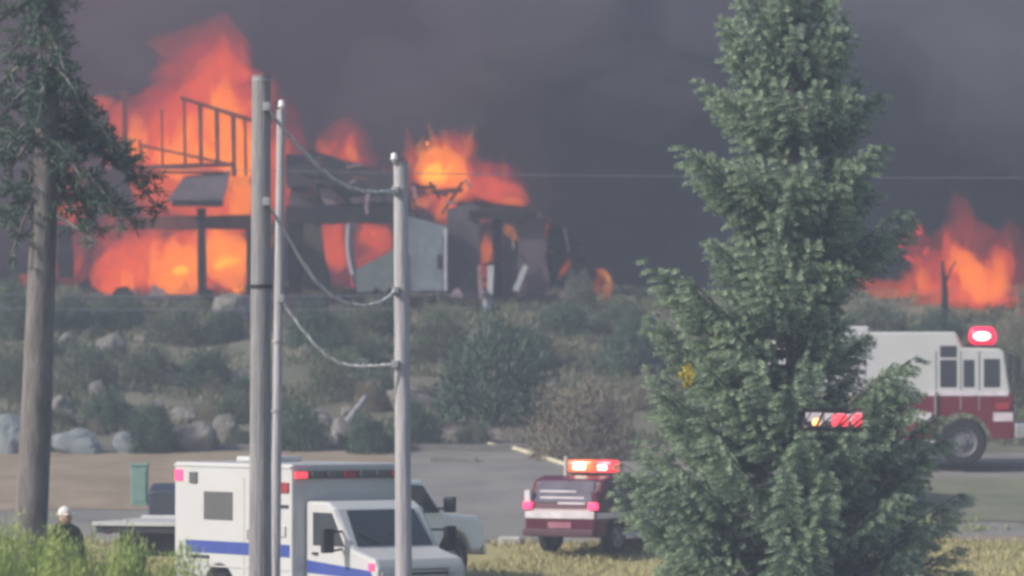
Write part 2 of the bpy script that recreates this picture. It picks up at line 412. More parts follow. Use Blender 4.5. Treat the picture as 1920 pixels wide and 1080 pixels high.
flame('low coral flame running along the far slope of the roof', 136, [
    (F_RED, 'flame_tongue', [(880, 350, 22), (920, 356, 32), (962, 370, 26), (1000, 382, 8)]),
    (F_RED, 'flame_tongue', [(930, 370, 14), (925, 345, 12), (928, 325, 4)]),
    (F_OR, 'flame_core', [(940, 378, 8), (962, 376, 10), (988, 380, 4)]),
    (F_DIM, 'flame_halo', [(890, 360, 40), (930, 350, 45), (990, 385, 25)])])
flame('red fire inside the open porch behind the leaning post', 136.5, [
    (F_RED, 'flame_tongue', [(628, 515, 16), (632, 480, 34), (628, 440, 26), (640, 415, 12)]),
    (F_RED, 'flame_tongue', [(670, 440, 24), (700, 450, 30), (738, 440, 24)]),
    (F_DIM, 'flame_halo', [(600, 470, 50), (650, 460, 60), (740, 450, 50)]),
    (F_RED, 'flame_tongue', [(660, 500, 8), (690, 485, 10), (735, 465, 8)])])
flame('broken red glow showing through the collapsed gable boards', 135.2, [
    (F_RED, 'flame_tongue', [(590, 372, 12), (620, 366, 14), (655, 372, 12)]),
    (F_RED, 'flame_tongue', [(650, 376, 8), (695, 377, 9), (738, 376, 8)]),
    (F_RED, 'flame_tongue', [(575, 330, 10), (590, 318, 12), (605, 300, 5)])])
flame('upright orange flame in the doorway of the charred wall', 134.6, [
    (F_RED, 'flame_tongue', [(908, 580, 7), (909, 520, 12), (911, 470, 15), (913, 425, 5)]),
    (F_OR, 'flame_core', [(909, 500, 6), (911, 470, 10), (912, 440, 4)])])
flame('small orange flame curling under the charred roof edge', 134.6, [
    (F_OR, 'flame_core', [(945, 418, 6), (956, 432, 11), (968, 445, 7), (970, 455, 3)])])
flame('pale pink flame behind the grey bush at the end wall', 134.8, [
    (F_RED, 'flame_tongue', [(1050, 525, 6), (1058, 505, 12), (1070, 485, 6)]),
    (F_RED, 'flame_tongue', [(1022, 450, 4), (1027, 425, 7), (1030, 405, 4)])])
flame('orange ring of fire at the outer corner of the house', 134.4, [
    (F_OR, 'flame_core', [(1112, 505, 5), (1132, 510, 9), (1143, 530, 10), (1135, 560, 8), (1118, 578, 4)]),
    (F_RED, 'flame_tongue', [(1120, 570, 7), (1118, 535, 10), (1128, 508, 6)]),
    (F_YE, 'flame_core', [(1130, 508, 2), (1140, 518, 4), (1145, 532, 2)])])
flame('leaning double flame of the second fire above the white engine', 133, [
    (F_DIM, 'flame_halo', [(1720, 560, 70), (1790, 520, 100), (1815, 455, 64), (1800, 395, 26), (1785, 345, 3)]),
    (F_DIM, 'flame_halo', [(1880, 570, 50), (1885, 500, 44), (1895, 440, 22), (1890, 400, 3)]),
    (F_RED, 'flame_tongue', [(1800, 520, 30), (1790, 470, 18), (1770, 430, 4)]),
    (F_RED, 'flame_tongue', [(1690, 560, 14), (1700, 530, 16), (1690, 500, 4)]),
    (F_RED, 'flame_tongue', [(1700, 556, 22), (1780, 560, 30), (1860, 580, 34), (1930, 590, 26)]),
    (F_RED, 'flame_tongue', [(1850, 580, 26), (1830, 540, 48), (1795, 490, 38), (1775, 450, 12)]),
    (F_RED, 'flame_tongue', [(1850, 575, 30), (1868, 535, 34), (1872, 490, 28), (1860, 455, 8)]),
    (F_RED, 'flame_tongue', [(1735, 555, 28), (1730, 520, 30), (1722, 490, 14), (1710, 472, 4)]),
    (F_OR, 'flame_core', [(1850, 572, 20), (1830, 530, 28), (1802, 490, 22), (1785, 460, 5)]),
    (F_OR, 'flame_core', [(1858, 570, 16), (1868, 535, 22), (1872, 500, 14), (1862, 470, 4)]),
    (F_OR, 'flame_core', [(1735, 545, 12), (1732, 520, 14), (1726, 500, 5)])])
flame('long low flame sloping down beside the spruce', 133, [
    (F_RED, 'flame_tongue', [(1560, 514, 6), (1610, 527, 15), (1660, 543, 18), (1720, 550, 14)])])
flame('small red blaze at the very edge beyond the engine light', 132, [
    (F_RED, 'flame_tongue', [(1895, 600, 8), (1910, 598, 14), (1935, 590, 16)])])

# ------------------------------------------------------------------ burning house
m_char = mat('charred_timber', (.012, .010, .012), .9, scale=2, var=.5)
m_sooty = mat('sooted_siding', (.075, .062, .075), .9, scale=1.2, var=.4)
m_pale = mat('smoke_stained_siding', (.15, .175, .20), .85, scale=1.0, var=.2)
m_grey = mat('weathered_trim', (.42, .42, .45), .8, scale=2, var=.2)
m_red = mat('scorched_beam', (.12, .035, .03), .9, scale=2, var=.4)
m_ash = mat('ashen_board', (.27, .19, .21), .9, scale=1.6, var=.5)
HY = 134.0
hb = W(620, 556, HY)
house = empty('burning_house', (hb.x, HY, hb.z - .2), 0, 'burning house with collapsed roof and bare framing on top of the slope', 'house')
def hp(px, py, Y): return W(px, py, Y) - Vector(house.location)
def hpoly(name, pts, Y, th, m, back=0.0, jag=0, sub=1):
    """polygon of pixels at depth Y (a list of depths allowed) with thickness th away from the camera"""
    ys = Y if hasattr(Y, '__len__') else [Y] * len(pts)
    q = []
    n = len(pts)
    for i in range(n):
        a, b = pts[i], pts[(i + 1) % n]
        for k in range(sub):
            t = k / sub
            q.append(hp(a[0] + (b[0] - a[0]) * t + (random.uniform(-jag, jag) if k else 0), a[1] + (b[1] - a[1]) * t + (random.uniform(-jag, jag) if k else 0), ys[i] + (ys[(i + 1) % n] - ys[i]) * t))
    return MB().slab(q, (0, 1, 0), th).build(name, m, house)
def hbar(name, a, b, wpx, Y, m, th=None, Y2=None, bend=0):
    n = 5; pts = []
    Y2 = Y if Y2 is None else Y2
    A, B = hp(*a, Y), hp(*b, Y2); hw = wpx * M(Y) / 2; th = th or hw * 2
    d = (B - A).normalized(); s = Vector((d.z, 0, -d.x)).normalized() * hw
    v = []; f = []
    for i in range(n + 1):
        t = i / n; p = A.lerp(B, t) + s.normalized() * bend * M(Y) * math.sin(math.pi * t)
        jw = s * random.uniform(.85, 1.12)
        v += [p - jw, p + jw, p + jw + Vector((0, th, 0)), p - jw + Vector((0, th, 0))]
    for i in range(n):
        for k in range(4): f.append((i * 4 + k, i * 4 + (k + 1) % 4, i * 4 + 4 + (k + 1) % 4, i * 4 + 4 + k))
    f += [(0, 3, 2, 1), (n * 4, n * 4 + 1, n * 4 + 2, n * 4 + 3)]
    return MB().add(v, f).build(name, m, house)
hpoly('foundation', [(150, 552), (1075, 552), (1085, 585), (150, 585)], 134.3, 8, m_sooty)
hpoly('porch_roof', [(345, 331), (432, 321), (417, 378), (312, 378)], [135.5, 135.5, 131.5, 131.5], .25, m_sooty)
hbar('fascia', (322, 381), (418, 381), 12, 131.4, m_char)
hbar('porch_post', (377, 390), (379, 552), 15, 131.8, m_char)
hbar('porch_post', (468, 410), (468, 552), 12, 132.4, m_char)
hbar('porch_post', (120, 420), (122, 520), 26, 134.0, m_char)
hbar('porch_beam', (250, 418), (475, 416), 25, 132.2, m_red)
hbar('floor_joist', (268, 314), (436, 308), 8, 135.0, m_red)
hbar('floor_joist', (258, 322), (420, 324), 5, 135.2, m_red)
hbar('rail', (262, 272), (436, 309), 5, 134.8, m_red)
hbar('top_plate', (338, 183), (474, 226), 7, 134.8, m_red)
hbar('top_plate', (165, 176), (250, 170), 5, 135.4, m_sooty)
for x, y0, y1, ww in ((233, 172, 306, 9), (262, 262, 316, 5), (303, 205, 312, 4), (345, 186, 312, 5), (375, 195, 310, 7), (406, 205, 310, 8), (437, 214, 330, 8), (459, 222, 330, 5)):
    hbar('wall_stud', (x, y0), (x + 2, y1), ww, 135.1, m_red)
hpoly('collapsed_roof', [(536, 288), (602, 287), (690, 316), (728, 330), (742, 352), (700, 362), (620, 348), (538, 352)], [136, 137, 137, 136, 134, 133.5, 133.5, 134], .35, m_char, jag=3, sub=4)
hpoly('gable_wall', [(545, 352), (580, 345), (740, 362), (740, 386), (545, 388)], 134.4, .2, m_sooty, jag=2, sub=4)
hpoly('hanging_board', [(578, 342), (612, 346), (650, 380), (612, 384)], 134.0, .1, m_ash, jag=2, sub=3)
hpoly('hanging_board', [(655, 370), (735, 364), (735, 378), (660, 382)], 134.0, .1, m_ash, jag=1, sub=3)
hbar('porch_beam', (536, 402), (745, 402), 32, 133.2, m_char)
hpoly('inner_wall', [(540, 418), (600, 418), (622, 545), (540, 545)], 134.8, .2, mat('sooted_olive_wall', (.07, .068, .055), .9), jag=2, sub=4)
hbar('corner_post', (555, 414), (552, 548), 26, 133.9, m_char)
hbar('leaning_post', (659, 416), (668, 532), 12, 133.0, m_sooty, bend=5)
hbar('trim', (652, 420), (660, 515), 5, 132.8, m_grey, bend=5)
hpoly('fallen_siding', [(668, 506), (744, 462), (744, 548), (668, 548)], 132.6, .15, mat('fallen_siding_grey', (.13, .15, .15), .9, scale=1.5), jag=2, sub=3)
hpoly('wall', [(744, 400), (838, 424), (838, 546), (744, 546)], 132.8, .2, m_pale)
hbar('trim', (835, 428), (835, 545), 6, 132.7, m_grey)
dr = hpoly('door', [(786, 440), (829, 440), (829, 545), (786, 545)], 132.74, .05, mat('faded_door', (.17, .195, .22), .7))
h1 = hp(824, 490, 132.66)
MB().box(h1.x - .06, h1.x + .04, h1.y, h1.y + .06, h1.z - .22, h1.z + .22).build('handle', m_char, dr)
hpoly('wall', [(838, 392), (880, 380), (900, 388), (897, 556), (838, 556)], 133.2, .2, m_sooty, jag=1.5, sub=4)
hpoly('roof', [(838, 372), (880, 360), (1000, 392), (1012, 404), (880, 404)], [136, 137, 137, 133.6, 133.0], .25, m_char, jag=3, sub=4)
hbar('fascia', (880, 402), (1006, 402), 16, 133.0, m_char)
hbar('wall_stud', (931, 408), (934, 552), 15, 133.6, m_char)
hbar('wall_stud', (952, 455), (950, 552), 20, 133.8, m_sooty)
hpoly('wall', [(972, 400), (1016, 398), (1022, 440), (1030, 556), (968, 556)], 133.4, .2, mat('plum_scorched_wall', (.085, .06, .075), .9, scale=1.5), jag=3, sub=5)
hpoly('wall', [(1030, 424), (1052, 430), (1088, 456), (1100, 490), (1064, 484), (1046, 520), (1030, 556), (1024, 556), (1026, 480)], 133.9, .2, m_char, jag=4, sub=4)
hbar('wall_stud', (898, 498), (902, 560), 8, 133.0, m_ash)
hbar('trim', (920, 498), (917, 590), 12, 132.2, m_grey)
hbar('trim', (908, 545), (910, 590), 8, 132.1, m_grey)
hbar('trim', (986, 498), (966, 545), 10, 133.1, m_grey)
hbar('rafter', (1000, 396), (1098, 462), 6, 133.8, m_char)
hbar('rafter', (770, 362), (868, 356), 9, 134.6, m_red)
hbar('rafter', (828, 402), (868, 340), 6, 134.4, m_red)
hbar('rafter', (770, 345), (840, 366), 8, 134.5, m_red)
for i in range(46):
    if i < 22: x, y, Yd = random.uniform(560, 740), random.uniform(300, 400), random.uniform(133.0, 134.2)
    elif i < 36: x, y, Yd = random.uniform(880, 1085), random.uniform(405, 545), random.uniform(132.9, 133.8)
    else: x, y, Yd = random.uniform(770, 880), random.uniform(340, 400), random.uniform(133.6, 134.4)
    if y < 405 - (x - 880) * -.35 and x > 880: y += 40
    a = random.choice((0, 0, .3, -.4, 1.4, 1.57, 1.2)) + random.uniform(-.25, .25); ln = random.uniform(14, 46)
    hbar('charred_stick', (x - math.cos(a) * ln / 2, y - math.sin(a) * ln / 2), (x + math.cos(a) * ln / 2, y + math.sin(a) * ln / 2), random.uniform(2.5, 6), Yd, random.choice((m_char, m_char, m_red, m_ash)), bend=random.uniform(-3, 3))
for i in range(16):                                  # rubble along the foot of the walls
    x = random.uniform(170, 1080); w_ = random.uniform(16, 46)
    hpoly('rubble', [(x, 556), (x + w_ * .3, 552 - random.uniform(4, 18)), (x + w_ * .7, 550 - random.uniform(2, 14)), (x + w_, 558)], random.uniform(131.2, 132.4), random.uniform(.3, .9), random.choice((m_char, m_sooty, m_ash)), jag=1.5, sub=2)
sp = W(1770, 590, 131)
snag = empty('charred_post', sp, 0, 'charred post standing dark in front of the second fire', 'post')
MB().tube([(0, 0, -.6), (.03, 0, .7), (-.05, 0, 1.7)], [.13, .10, .04]).build('shaft', m_char, snag)
MB().tube([(0, 0, .9), (.2, 0, 1.4), (.4, .1, 1.7)], [.05, .03, .015]).build('branch', m_char, snag)

# ------------------------------------------------------------------ conifers
m_bark = mat('pine_bark', (.16, .145, .14), .95, scale=5, var=.45, bump=.6, stretch=(1, 1, .25))
m_needle = mat('spruce_needles', (.125, .195, .145), .7, scale=.9, col2=(.21, .285, .19), island=.25, thin=.25)
m_littips = mat('spruce_lit_tips', (.32, .42, .29), .7, scale=1.2, col2=(.43, .52, .32), island=.15, thin=.25)  # sunlight on the outer twig tips, put into a paler needle colour
m_yneedle = mat('yellowed_needles', (.60, .50, .06), .8, island=.2)
m_pine = mat('pine_needles', (.06, .10, .08), .8, scale=.9, col2=(.12, .17, .12), island=.3, thin=.3)
def proj(P):
    """pixel position of world points"""
    dx, dy, dz = P[:, 0], P[:, 1], P[:, 2] - CAM_Z
    fw = dy * math.cos(PITCH) + dz * math.sin(PITCH); up = -dy * math.sin(PITCH) + dz * math.cos(PITCH)
    return 960 + F * dx / fw, 540 - F * up / fw
SP = W(1490, 1150, 72); SP.z = gz(SP.x, 72)
spruce = empty('spruce_tree', SP, 0, 'big blue green spruce in front of the fire engine', 'tree')
prof_y = [-70, -30, 0, 50, 110, 160, 190, 240, 300, 345, 400, 430, 480, 520, 580, 640, 700, 760, 820, 880, 950, 1000, 1080, 1150]
prof_l = [20, 90, 125, 175, 125, 205, 155, 100, 240, 185, 115, 115, 205, 285, 275, 285, 280, 295, 330, 345, 335, 310, 260, 230]
prof_r = [20, 60, 100, 115, 110, 125, 170, 105, 205, 170, 215, 240, 170, 100, 75, 125, 235, 262, 275, 292, 305, 312, 335, 310]
def make_spruce():
    H = W(1490, -95, 72).z - SP.z
    trunk = MB().tube([(0, 0, -.3), (.02, 0, H * .3), (-.03, .03, H * .65), (0, 0, H)], [.24, .18, .1, .02], 10)
    trunk.build('trunk', m_bark, spruce, smooth=True)
    LP = []; LD = []; LL = []; LT = []; limb = MB()
    tiers = [-75, -45, -12, 32, 70, 112, 165, 190, 235, 292, 325, 372, 420, 470, 522, 560, 610, 650, 700, 750, 800, 850, 900, 950, 1000, 1050, 1100, 1140]
    def finger(p, dirv, ln, rad, droop, tip=0.0):
        """a twig thick with needles"""
        q = max(5, int(ln / .0036)); u = rng.random(q) ** .9
        pts = p + dirv * (u * ln)[:, None]; pts[:, 2] -= droop * ln * u * u
        rr = rng.normal(size=(q, 3)); rr -= (rr @ dirv)[:, None] * dirv
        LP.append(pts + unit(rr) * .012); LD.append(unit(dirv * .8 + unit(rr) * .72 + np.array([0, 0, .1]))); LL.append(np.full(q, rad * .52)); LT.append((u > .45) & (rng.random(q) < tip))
    for k, ty in enumerate(tiers):
        tz0 = W(1490, ty, 72).z - SP.z; top = tz0 / H
        nb = 13 if top < .55 else 11 if top < .8 else 9
        for sub in (0, 1):
            for b in range(nb if sub == 0 else nb // 2):
                az = (b + random.random() * .8) * 2 * math.pi / (nb if sub == 0 else nb // 2) + k * .9 + sub
                tz = tz0 + random.uniform(-.10, .10) - sub * .22
                c = math.cos(az)
                l = np.interp(ty, prof_y, prof_l) * M(72); r = np.interp(ty, prof_y, prof_r) * M(72)
                Lr = (l * (1 - c) / 2 + r * (1 + c) / 2) * random.choice((.66, .8, .9, .97, 1.0, 1.04)) * (1 if sub == 0 else .42)
                Lr = min(Lr, (r if c > 0 else l) * 1.03 / max(abs(c), .45) * random.uniform(.85, 1.0))
                if Lr < .15: continue
                d = np.array([math.cos(az), math.sin(az), 0.0]); sd = np.array([-d[1], d[0], 0.0])
                rise = .16 + .5 * top; sag = random.uniform(.3, .5) * (1 - .8 * top)
                root = np.array([0, 0, tz - (rise - .1) * Lr])
                def axis(t): return root + d * (Lr * t) + np.array([0, 0, rise * Lr * t * t - sag * Lr * math.sin(math.pi * t) * .35])
                limb.tube([axis(t) for t in (0, .5, 1)], [.02 + .012 * Lr, .015 + .006 * Lr, .008], 4, False)
                ns = max(5, int(Lr / .15))
                for i in range(ns):
                    t = .2 + .8 * (i + random.random() * .6) / ns
                    p = axis(min(t, 1.0))
                    bl = min((.20 + .34 * Lr * (1 - t) ** .75 * min(1, t * 2.2)) * random.uniform(.7, 1.25), .85)
                    for s in (-1, 1):
                        dirv = d * random.uniform(.75, 1.1) + sd * s * random.uniform(.35, .8) + np.array([0, 0, random.uniform(-.16, .10)])
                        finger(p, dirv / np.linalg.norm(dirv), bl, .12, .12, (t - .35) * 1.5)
                        if random.random() < .22:
                            dirv = d * .5 + sd * s * random.uniform(.1, .7) + np.array([0, 0, random.uniform(-.6, -.25)])
                            finger(p, dirv / np.linalg.norm(dirv), bl * .55, .10, .1)
                e = axis(1.0) - axis(.8); e /= np.linalg.norm(e)
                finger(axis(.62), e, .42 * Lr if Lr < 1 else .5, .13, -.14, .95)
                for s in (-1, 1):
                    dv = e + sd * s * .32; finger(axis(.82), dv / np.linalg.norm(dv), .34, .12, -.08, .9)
    finger(np.array([0, 0, H - .5]), np.array([0, 0, 1.0]), .6, .12, 0)
    P = np.concatenate(LP); D = np.concatenate(LD); Ln = np.concatenate(LL) * rng.uniform(.75, 1.3, len(P))
    wp = P + np.array(SP)
    px, py = proj(wp)
    gap = (px > 1494) & (px < 1616) & (py > 766) & (py < 812)          # a gap between two whorls
    gap |= (rng.random(len(P)) < .0)
    T = np.concatenate(LT); keep = ~gap
    P, D, Ln, T = P[keep], D[keep], Ln[keep], T[keep]
    px, py = px[keep], py[keep]
    ye = ((px - 1285) ** 2 + ((py - 703) * .75) ** 2 < 19 ** 2) & (P[:, 1] < .3)
    O = unit(P * np.array([1, 1, 0])) * .8 + np.array([0, 0, .55])
    for nm, mk, mm in (('crown', ~ye & ~T, m_needle), ('lit_tips', ~ye & T, m_littips)):
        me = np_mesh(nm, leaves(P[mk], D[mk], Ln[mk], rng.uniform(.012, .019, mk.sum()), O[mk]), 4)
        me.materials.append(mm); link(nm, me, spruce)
    if ye.sum():
        me = np_mesh('yellowed_branch', leaves(P[ye], D[ye], Ln[ye] * 1.1, np.full(ye.sum(), .035)), 4)
        me.materials.append(m_yneedle); tag(link('yellowed_branch', me, spruce), 'yellowed dying branch tip', kind='stuff')
    limb.build('limbs', m_bark, spruce)
    print('spruce leaves', len(P))
make_spruce()

PB = W(55, 1000, 63); PB.z = gz(PB.x, 63)
pine = empty('pine_tree', PB, 0, 'tall pine with bare lower trunk and drooping boughs', 'tree')
def make_pine():
    def tp(px, py, dy=0.0): return W(px, py, 63 + dy) - Vector(PB)
    base = tp(48, 1230); top = tp(96, -160)
    MB().tube([base, tp(57, 1000), tp(68, 780), tp(76, 560), tp(86, 330), tp(91, 120), top], [.27, .255, .235, .215, .195, .17, .11], 14).build('trunk', m_bark, pine, smooth=True)
    limb = MB(); LP = []; LD = []; LL = []
    boughs = [((88, 130), (165, 215), 0, .55), ((88, 150), (235, 300), -.6, .7), ((86, 190), (300, 360), -.3, .7), ((86, 230), (305, 395), .5, .55), ((86, 260), (235, 420), -.8, .6),
              ((85, 300), (195, 445), .2, .5), ((86, 210), (255, 330), .4, .6), ((84, 330), (265, 425), 0, .5), ((86, 120), (140, 170), -.9, .55), ((90, 20), (115, 100), .5, .45), ((90, 60), (120, 130), -.8, .5),
              ((90, 40), (10, 110), -.4, .7), ((90, 90), (-30, 190), .4, .7), ((88, 140), (-20, 250), -.7, .7), ((88, 180), (0, 310), .3, .7), ((86, 230), (-10, 370), -.2, .6), ((85, 290), (10, 440), .4, .5),
              ((86, 330), (20, 480), -.3, .4), ((90, -20), (-20, 60), .2, .7), ((91, -60), (120, 20), -.4, .5), ((91, -80), (20, -10), -.9, .7), ((88, 260), (150, 330), -1.0, .45), ((86, 340), (160, 430), .8, .35),
              ((90, 0), (60, 70), -1.4, .6), ((88, 150), (70, 240), -1.5, .6), ((86, 290), (110, 330), 1.2, .4), ((84, 400), (180, 460), -.5, .28)]
    for (a, b, dy, dens) in boughs:
        A = np.array(tp(*a)); B = np.array(tp(b[0], b[1], dy)); L = np.linalg.norm(B - A)
        mid = (A + B) / 2 + np.array([0, 0, .16 * L])
        def ax(t): return (1 - t) ** 2 * A + 2 * t * (1 - t) * mid + t * t * B
        limb.tube([ax(t) for t in (0, .35, .7, 1)], [.05, .035, .022, .01], 5, False)
        n = int(L / .045)
        for i in range(n):
            t = .15 + .85 * i / n
            if random.random() > dens * 1.5: continue
            p = ax(t); dr = rng.normal(size=3) * np.array([1, 1, .7]); dr[2] -= .25; dr /= np.linalg.norm(dr)
            tl = random.uniform(.12, .42) * (1.15 - .5 * t)
            q = max(2, int(tl / .055))
            u = (np.arange(q) + .5) / q
            pts = p + dr * (u * tl)[:, None]
            for rep in range(5):
                LP.append(pts + rng.normal(size=(q, 3)) * .015); LD.append(unit(dr + rng.normal(size=(q, 3)) * .75)); LL.append(np.full(q, .14))
    limb.build('limbs', m_bark, pine)
    P = np.concatenate(LP); D = np.concatenate(LD); Ln = np.concatenate(LL) * rng.uniform(.7, 1.3, len(P))
    me = np_mesh('crown', leaves(P, D, Ln, np.full(len(P), .03)), 4); me.materials.append(m_pine); link('crown', me, pine)
    print('pine leaves', len(P))
make_pine()

# ------------------------------------------------------------------ shrubs
def shrub_proto(name, seed, kind, n, m, mstem):
    """unit shrub: about 1 wide radius and 1 tall, made of leaf sprays"""
    global rng
    root = empty(name, (0, 0, 0))
    u = unit(rng.normal(size=(n, 3))); u[:, 2] = np.abs(u[:, 2])
    lump = np.array([.82 + .30 * noise.noise((a * 1.9 + seed, b * 1.9, c * 1.9)) for a, b, c in u])
    rad = rng.uniform(.25, 1.0, n) ** .45 * lump
    P = u * rad[:, None]
    if kind == 'lush':
        D = unit(u * .5 + rng.normal(size=(n, 3)) * .8); ln = rng.uniform(.03, .065, n); wd = rng.uniform(.015, .028, n); P[:, 2] *= .95
    elif kind == 'dry':
        D = unit(u * .5 + rng.normal(size=(n, 3)) * .6 + np.array([0, 0, .4])); ln = rng.uniform(.04, .09, n); wd = rng.uniform(.010, .02, n)
    elif kind == 'grass':
        P[:, 2] *= .55; D = unit(u * .45 + rng.normal(size=(n, 3)) * .25 + np.array([0, 0, 1.1])); ln = rng.uniform(.2, .45, n); wd = np.full(n, .022)
    elif kind == 'sage':
        D = unit(u * .8 + rng.normal(size=(n, 3)) * .45 + np.array([0, 0, .6])); ln = rng.uniform(.06, .13, n); wd = rng.uniform(.02, .034, n)
    else:
        D = unit(u + rng.normal(size=(n, 3)) * .7); ln = rng.uniform(.05, .11, n); wd = rng.uniform(.022, .04, n)
    me = np_mesh('foliage', leaves(P, D, ln, wd, None if kind == 'grass' else u * .8 + np.array([0, 0, .5])), 4); me.materials.append(m); link('foliage', me, root)
    st = MB()
    for i in range(9):
        a = u[i * 7]; st.tube([(0, 0, -.1), tuple(a * .45 + np.array([0, 0, .1])), tuple(a * .85)], [.035, .022, .008], 4, False)
    st.build('stems', mstem, root)
    return root
m_twig = mat('shrub_twigs', (.11, .09, .075), .9)
m_jun = mat('juniper_leaves', (.055, .092, .066), .85, scale=2, col2=(.095, .145, .095), island=.3, thin=.2)
m_sage = mat('sage_leaves', (.095, .125, .08), .85, scale=2, col2=(.17, .195, .13), island=.3, thin=.2)
m_drys = mat('dry_scrub', (.16, .14, .105), .9, scale=2, col2=(.23, .205, .155), island=.3)
m_bright = mat('lush_leaves', (.23, .33, .10), .8, scale=1.2, col2=(.46, .52, .17), island=.3, thin=.25)
PROTO = {}
for kd, nm, sty, m, n in (('j', 'juniper_bush', 'leaf', m_jun, 5200), ('s', 'sage_bush', 'sage', m_sage, 4200), ('d', 'dry_bush', 'dry', m_drys, 9000), ('g', 'green_bush', 'lush', m_bright, 14000)):
    PROTO[kd] = [shrub_proto(nm, 3.3 * q + ord(kd), sty, n, m, m_twig) for q in range(2)]
USED = set()
def shrub(px, py, wd, ht, kd, label, group=None, Y=None, sq=None):
    if Y is None: b = G(px, py)
    else:
        b = W(px, py, Y); b.z = gz(b.x, Y)
        ht = (W(px, py, Y).z - b.z) / M(Y) / .84
    k = M(b.y); pr = PROTO[kd][random.randrange(2)]
    sc = (wd * k / 2, (sq or wd * k / 2 * random.uniform(.8, 1.05)), ht * k)
    rz = random.uniform(0, 6.28)
    if sc[0] / sc[1] > 1.25 or sc[1] / sc[0] > 1.25: rz = random.choice((0, math.pi))
    if pr not in USED:
        USED.add(pr); o = pr
    else: o = dup(pr, (0, 0, 0))
    o.location = (b.x, b.y, b.z - .05); o.rotation_euler = (0, 0, rz); o.scale = sc
    tag(o, label, 'bush', group); return o
shrub(930, 785, 280, 222, 'j', 'largest round dark green bush in the middle of the slope')
shrub(1095, 862, 260, 180, 'd', 'wide grey brown dry bush above the red car')
shrub(1185, 700, 160, 140, 'j', 'dark bush between the brown dry bush and the spruce')
shrub(1060, 625, 150, 70, 'j', 'low dark bush under the charred end wall')
shrub(1165, 620, 130, 75, 's', 'grey green bush on the crest beyond the outer corner of the house')
shrub(1088, 580, 75, 85, 's', 'pale bush scorched by the fire at the end wall')
shrub(825, 660, 130, 100, 's', 'pale sage bush right below the pale house door')
shrub(690, 625, 150, 75, 's', 'low sage bush under the leaning porch post')
shrub(590, 650, 140, 110, 'j', 'dark bush under the black corner post of the house')
shrub(640, 745, 170, 105, 's', 'broad sage bush between the two utility poles')
shrub(560, 845, 140, 110, 'j', 'dark bush above the ambulance roof next to the slim pole')
shrub(690, 850, 130, 95, 'j', 'dark low bush above the ambulance cab')
shrub(330, 640, 150, 85, 's', 'grey bush below the orange porch fire')
shrub(225, 610, 150, 70, 'j', 'dark bush on the crest under the lower storey fire')
shrub(420, 640, 110, 85, 'j', 'dark bush at the foot of the pale crest boulder')
shrub(130, 620, 110, 90, 'j', 'dark bush on the crest right beside the pine trunk')
shrub(165, 735, 150, 115, 's', 'broad sage bush low on the slope beside the pine trunk')
shrub(385, 730, 120, 95, 'j', 'dark bush in the boulder field beside the tall pole')
shrub(275, 715, 130, 90, 's', 'sage bush in the middle of the boulder field')
shrub(205, 800, 130, 90, 'j', 'dark bush right above the long bluish boulder')
shrub(285, 850, 120, 115, 'j', 'tallest bush beside the kerb behind the green utility box')
shrub(440, 790, 100, 75, 's', 'sage bush against the tall pole above the ambulance')
shrub(25, 640, 90, 150, 'j', 'dark bush on the crest at the edge behind the pine')
shrub(20, 745, 90, 100, 's', 'sage bush low on the slope at the edge behind the pine')
shrub(785, 840, 110, 110, 'j', 'dark bush beside the short pole low on the slope')
shrub(1000, 690, 120, 90, 'j', 'bush behind the largest round bush')
shrub(1640, 625, 170, 70, 's', 'sage bush on the crest under the long low flame')
shrub(1760, 640, 140, 75, 'j', 'dark bush on the crest behind the engine roof')
shrub(1900, 760, 120, 140, 's', 'sage bush beyond the front of the engine')
shrub(1905, 660, 110, 80, 'd', 'dry bush on the crest under the edge blaze')
def zone(px, py):
    row = 'high on' if py < 670 else 'midway down' if py < 760 else 'low on'
    for lim, nm in ((150, 'beside the pine trunk'), (300, 'under the lower storey fire'), (470, 'beside the tallest pole'), (740, 'between the two thick poles'), (1010, 'around the largest round bush'), (2000, 'between the largest bush and the spruce')):
        if px < lim: return row + ' the slope ' + nm
G2 = 'small bushes scattered over the slope'
for i in range(84):
    px = random.uniform(0, 1250); py = random.uniform(585, 845)
    kd = random.choice('jssd'); wd = random.uniform(35, 85)
    shrub(px, py, wd, wd * random.uniform(.5, .8), kd, {'j': 'small dark green bush ', 's': 'small grey sage bush ', 'd': 'small dry brownish bush '}[kd] + zone(px, py), G2)
# bright bushes close to the camera
GB = None
shrub(60, 985, 230, 0, 'g', 'bright green bush at the foot of the pine trunk', GB, Y=57)
shrub(225, 1000, 260, 0, 'g', 'yellow green bush under the black flatbed truck', GB, Y=56)
shrub(340, 1022, 230, 0, 'g', 'lower green bush in front of the ambulance rear wheel', GB, Y=55)
shrub(135, 988, 230, 0, 'g', 'green bush in front of the person with the white cap', GB, Y=54.5)
shrub(-10, 985, 200, 0, 'g', 'green bush cut off by the picture corner below the pine', GB, Y=53.5)
for k, prs in PROTO.items():
    for p in prs:
        if p not in USED:
            for ch in KIDS.get(p, []): bpy.data.objects.remove(ch)
            bpy.data.objects.remove(p)
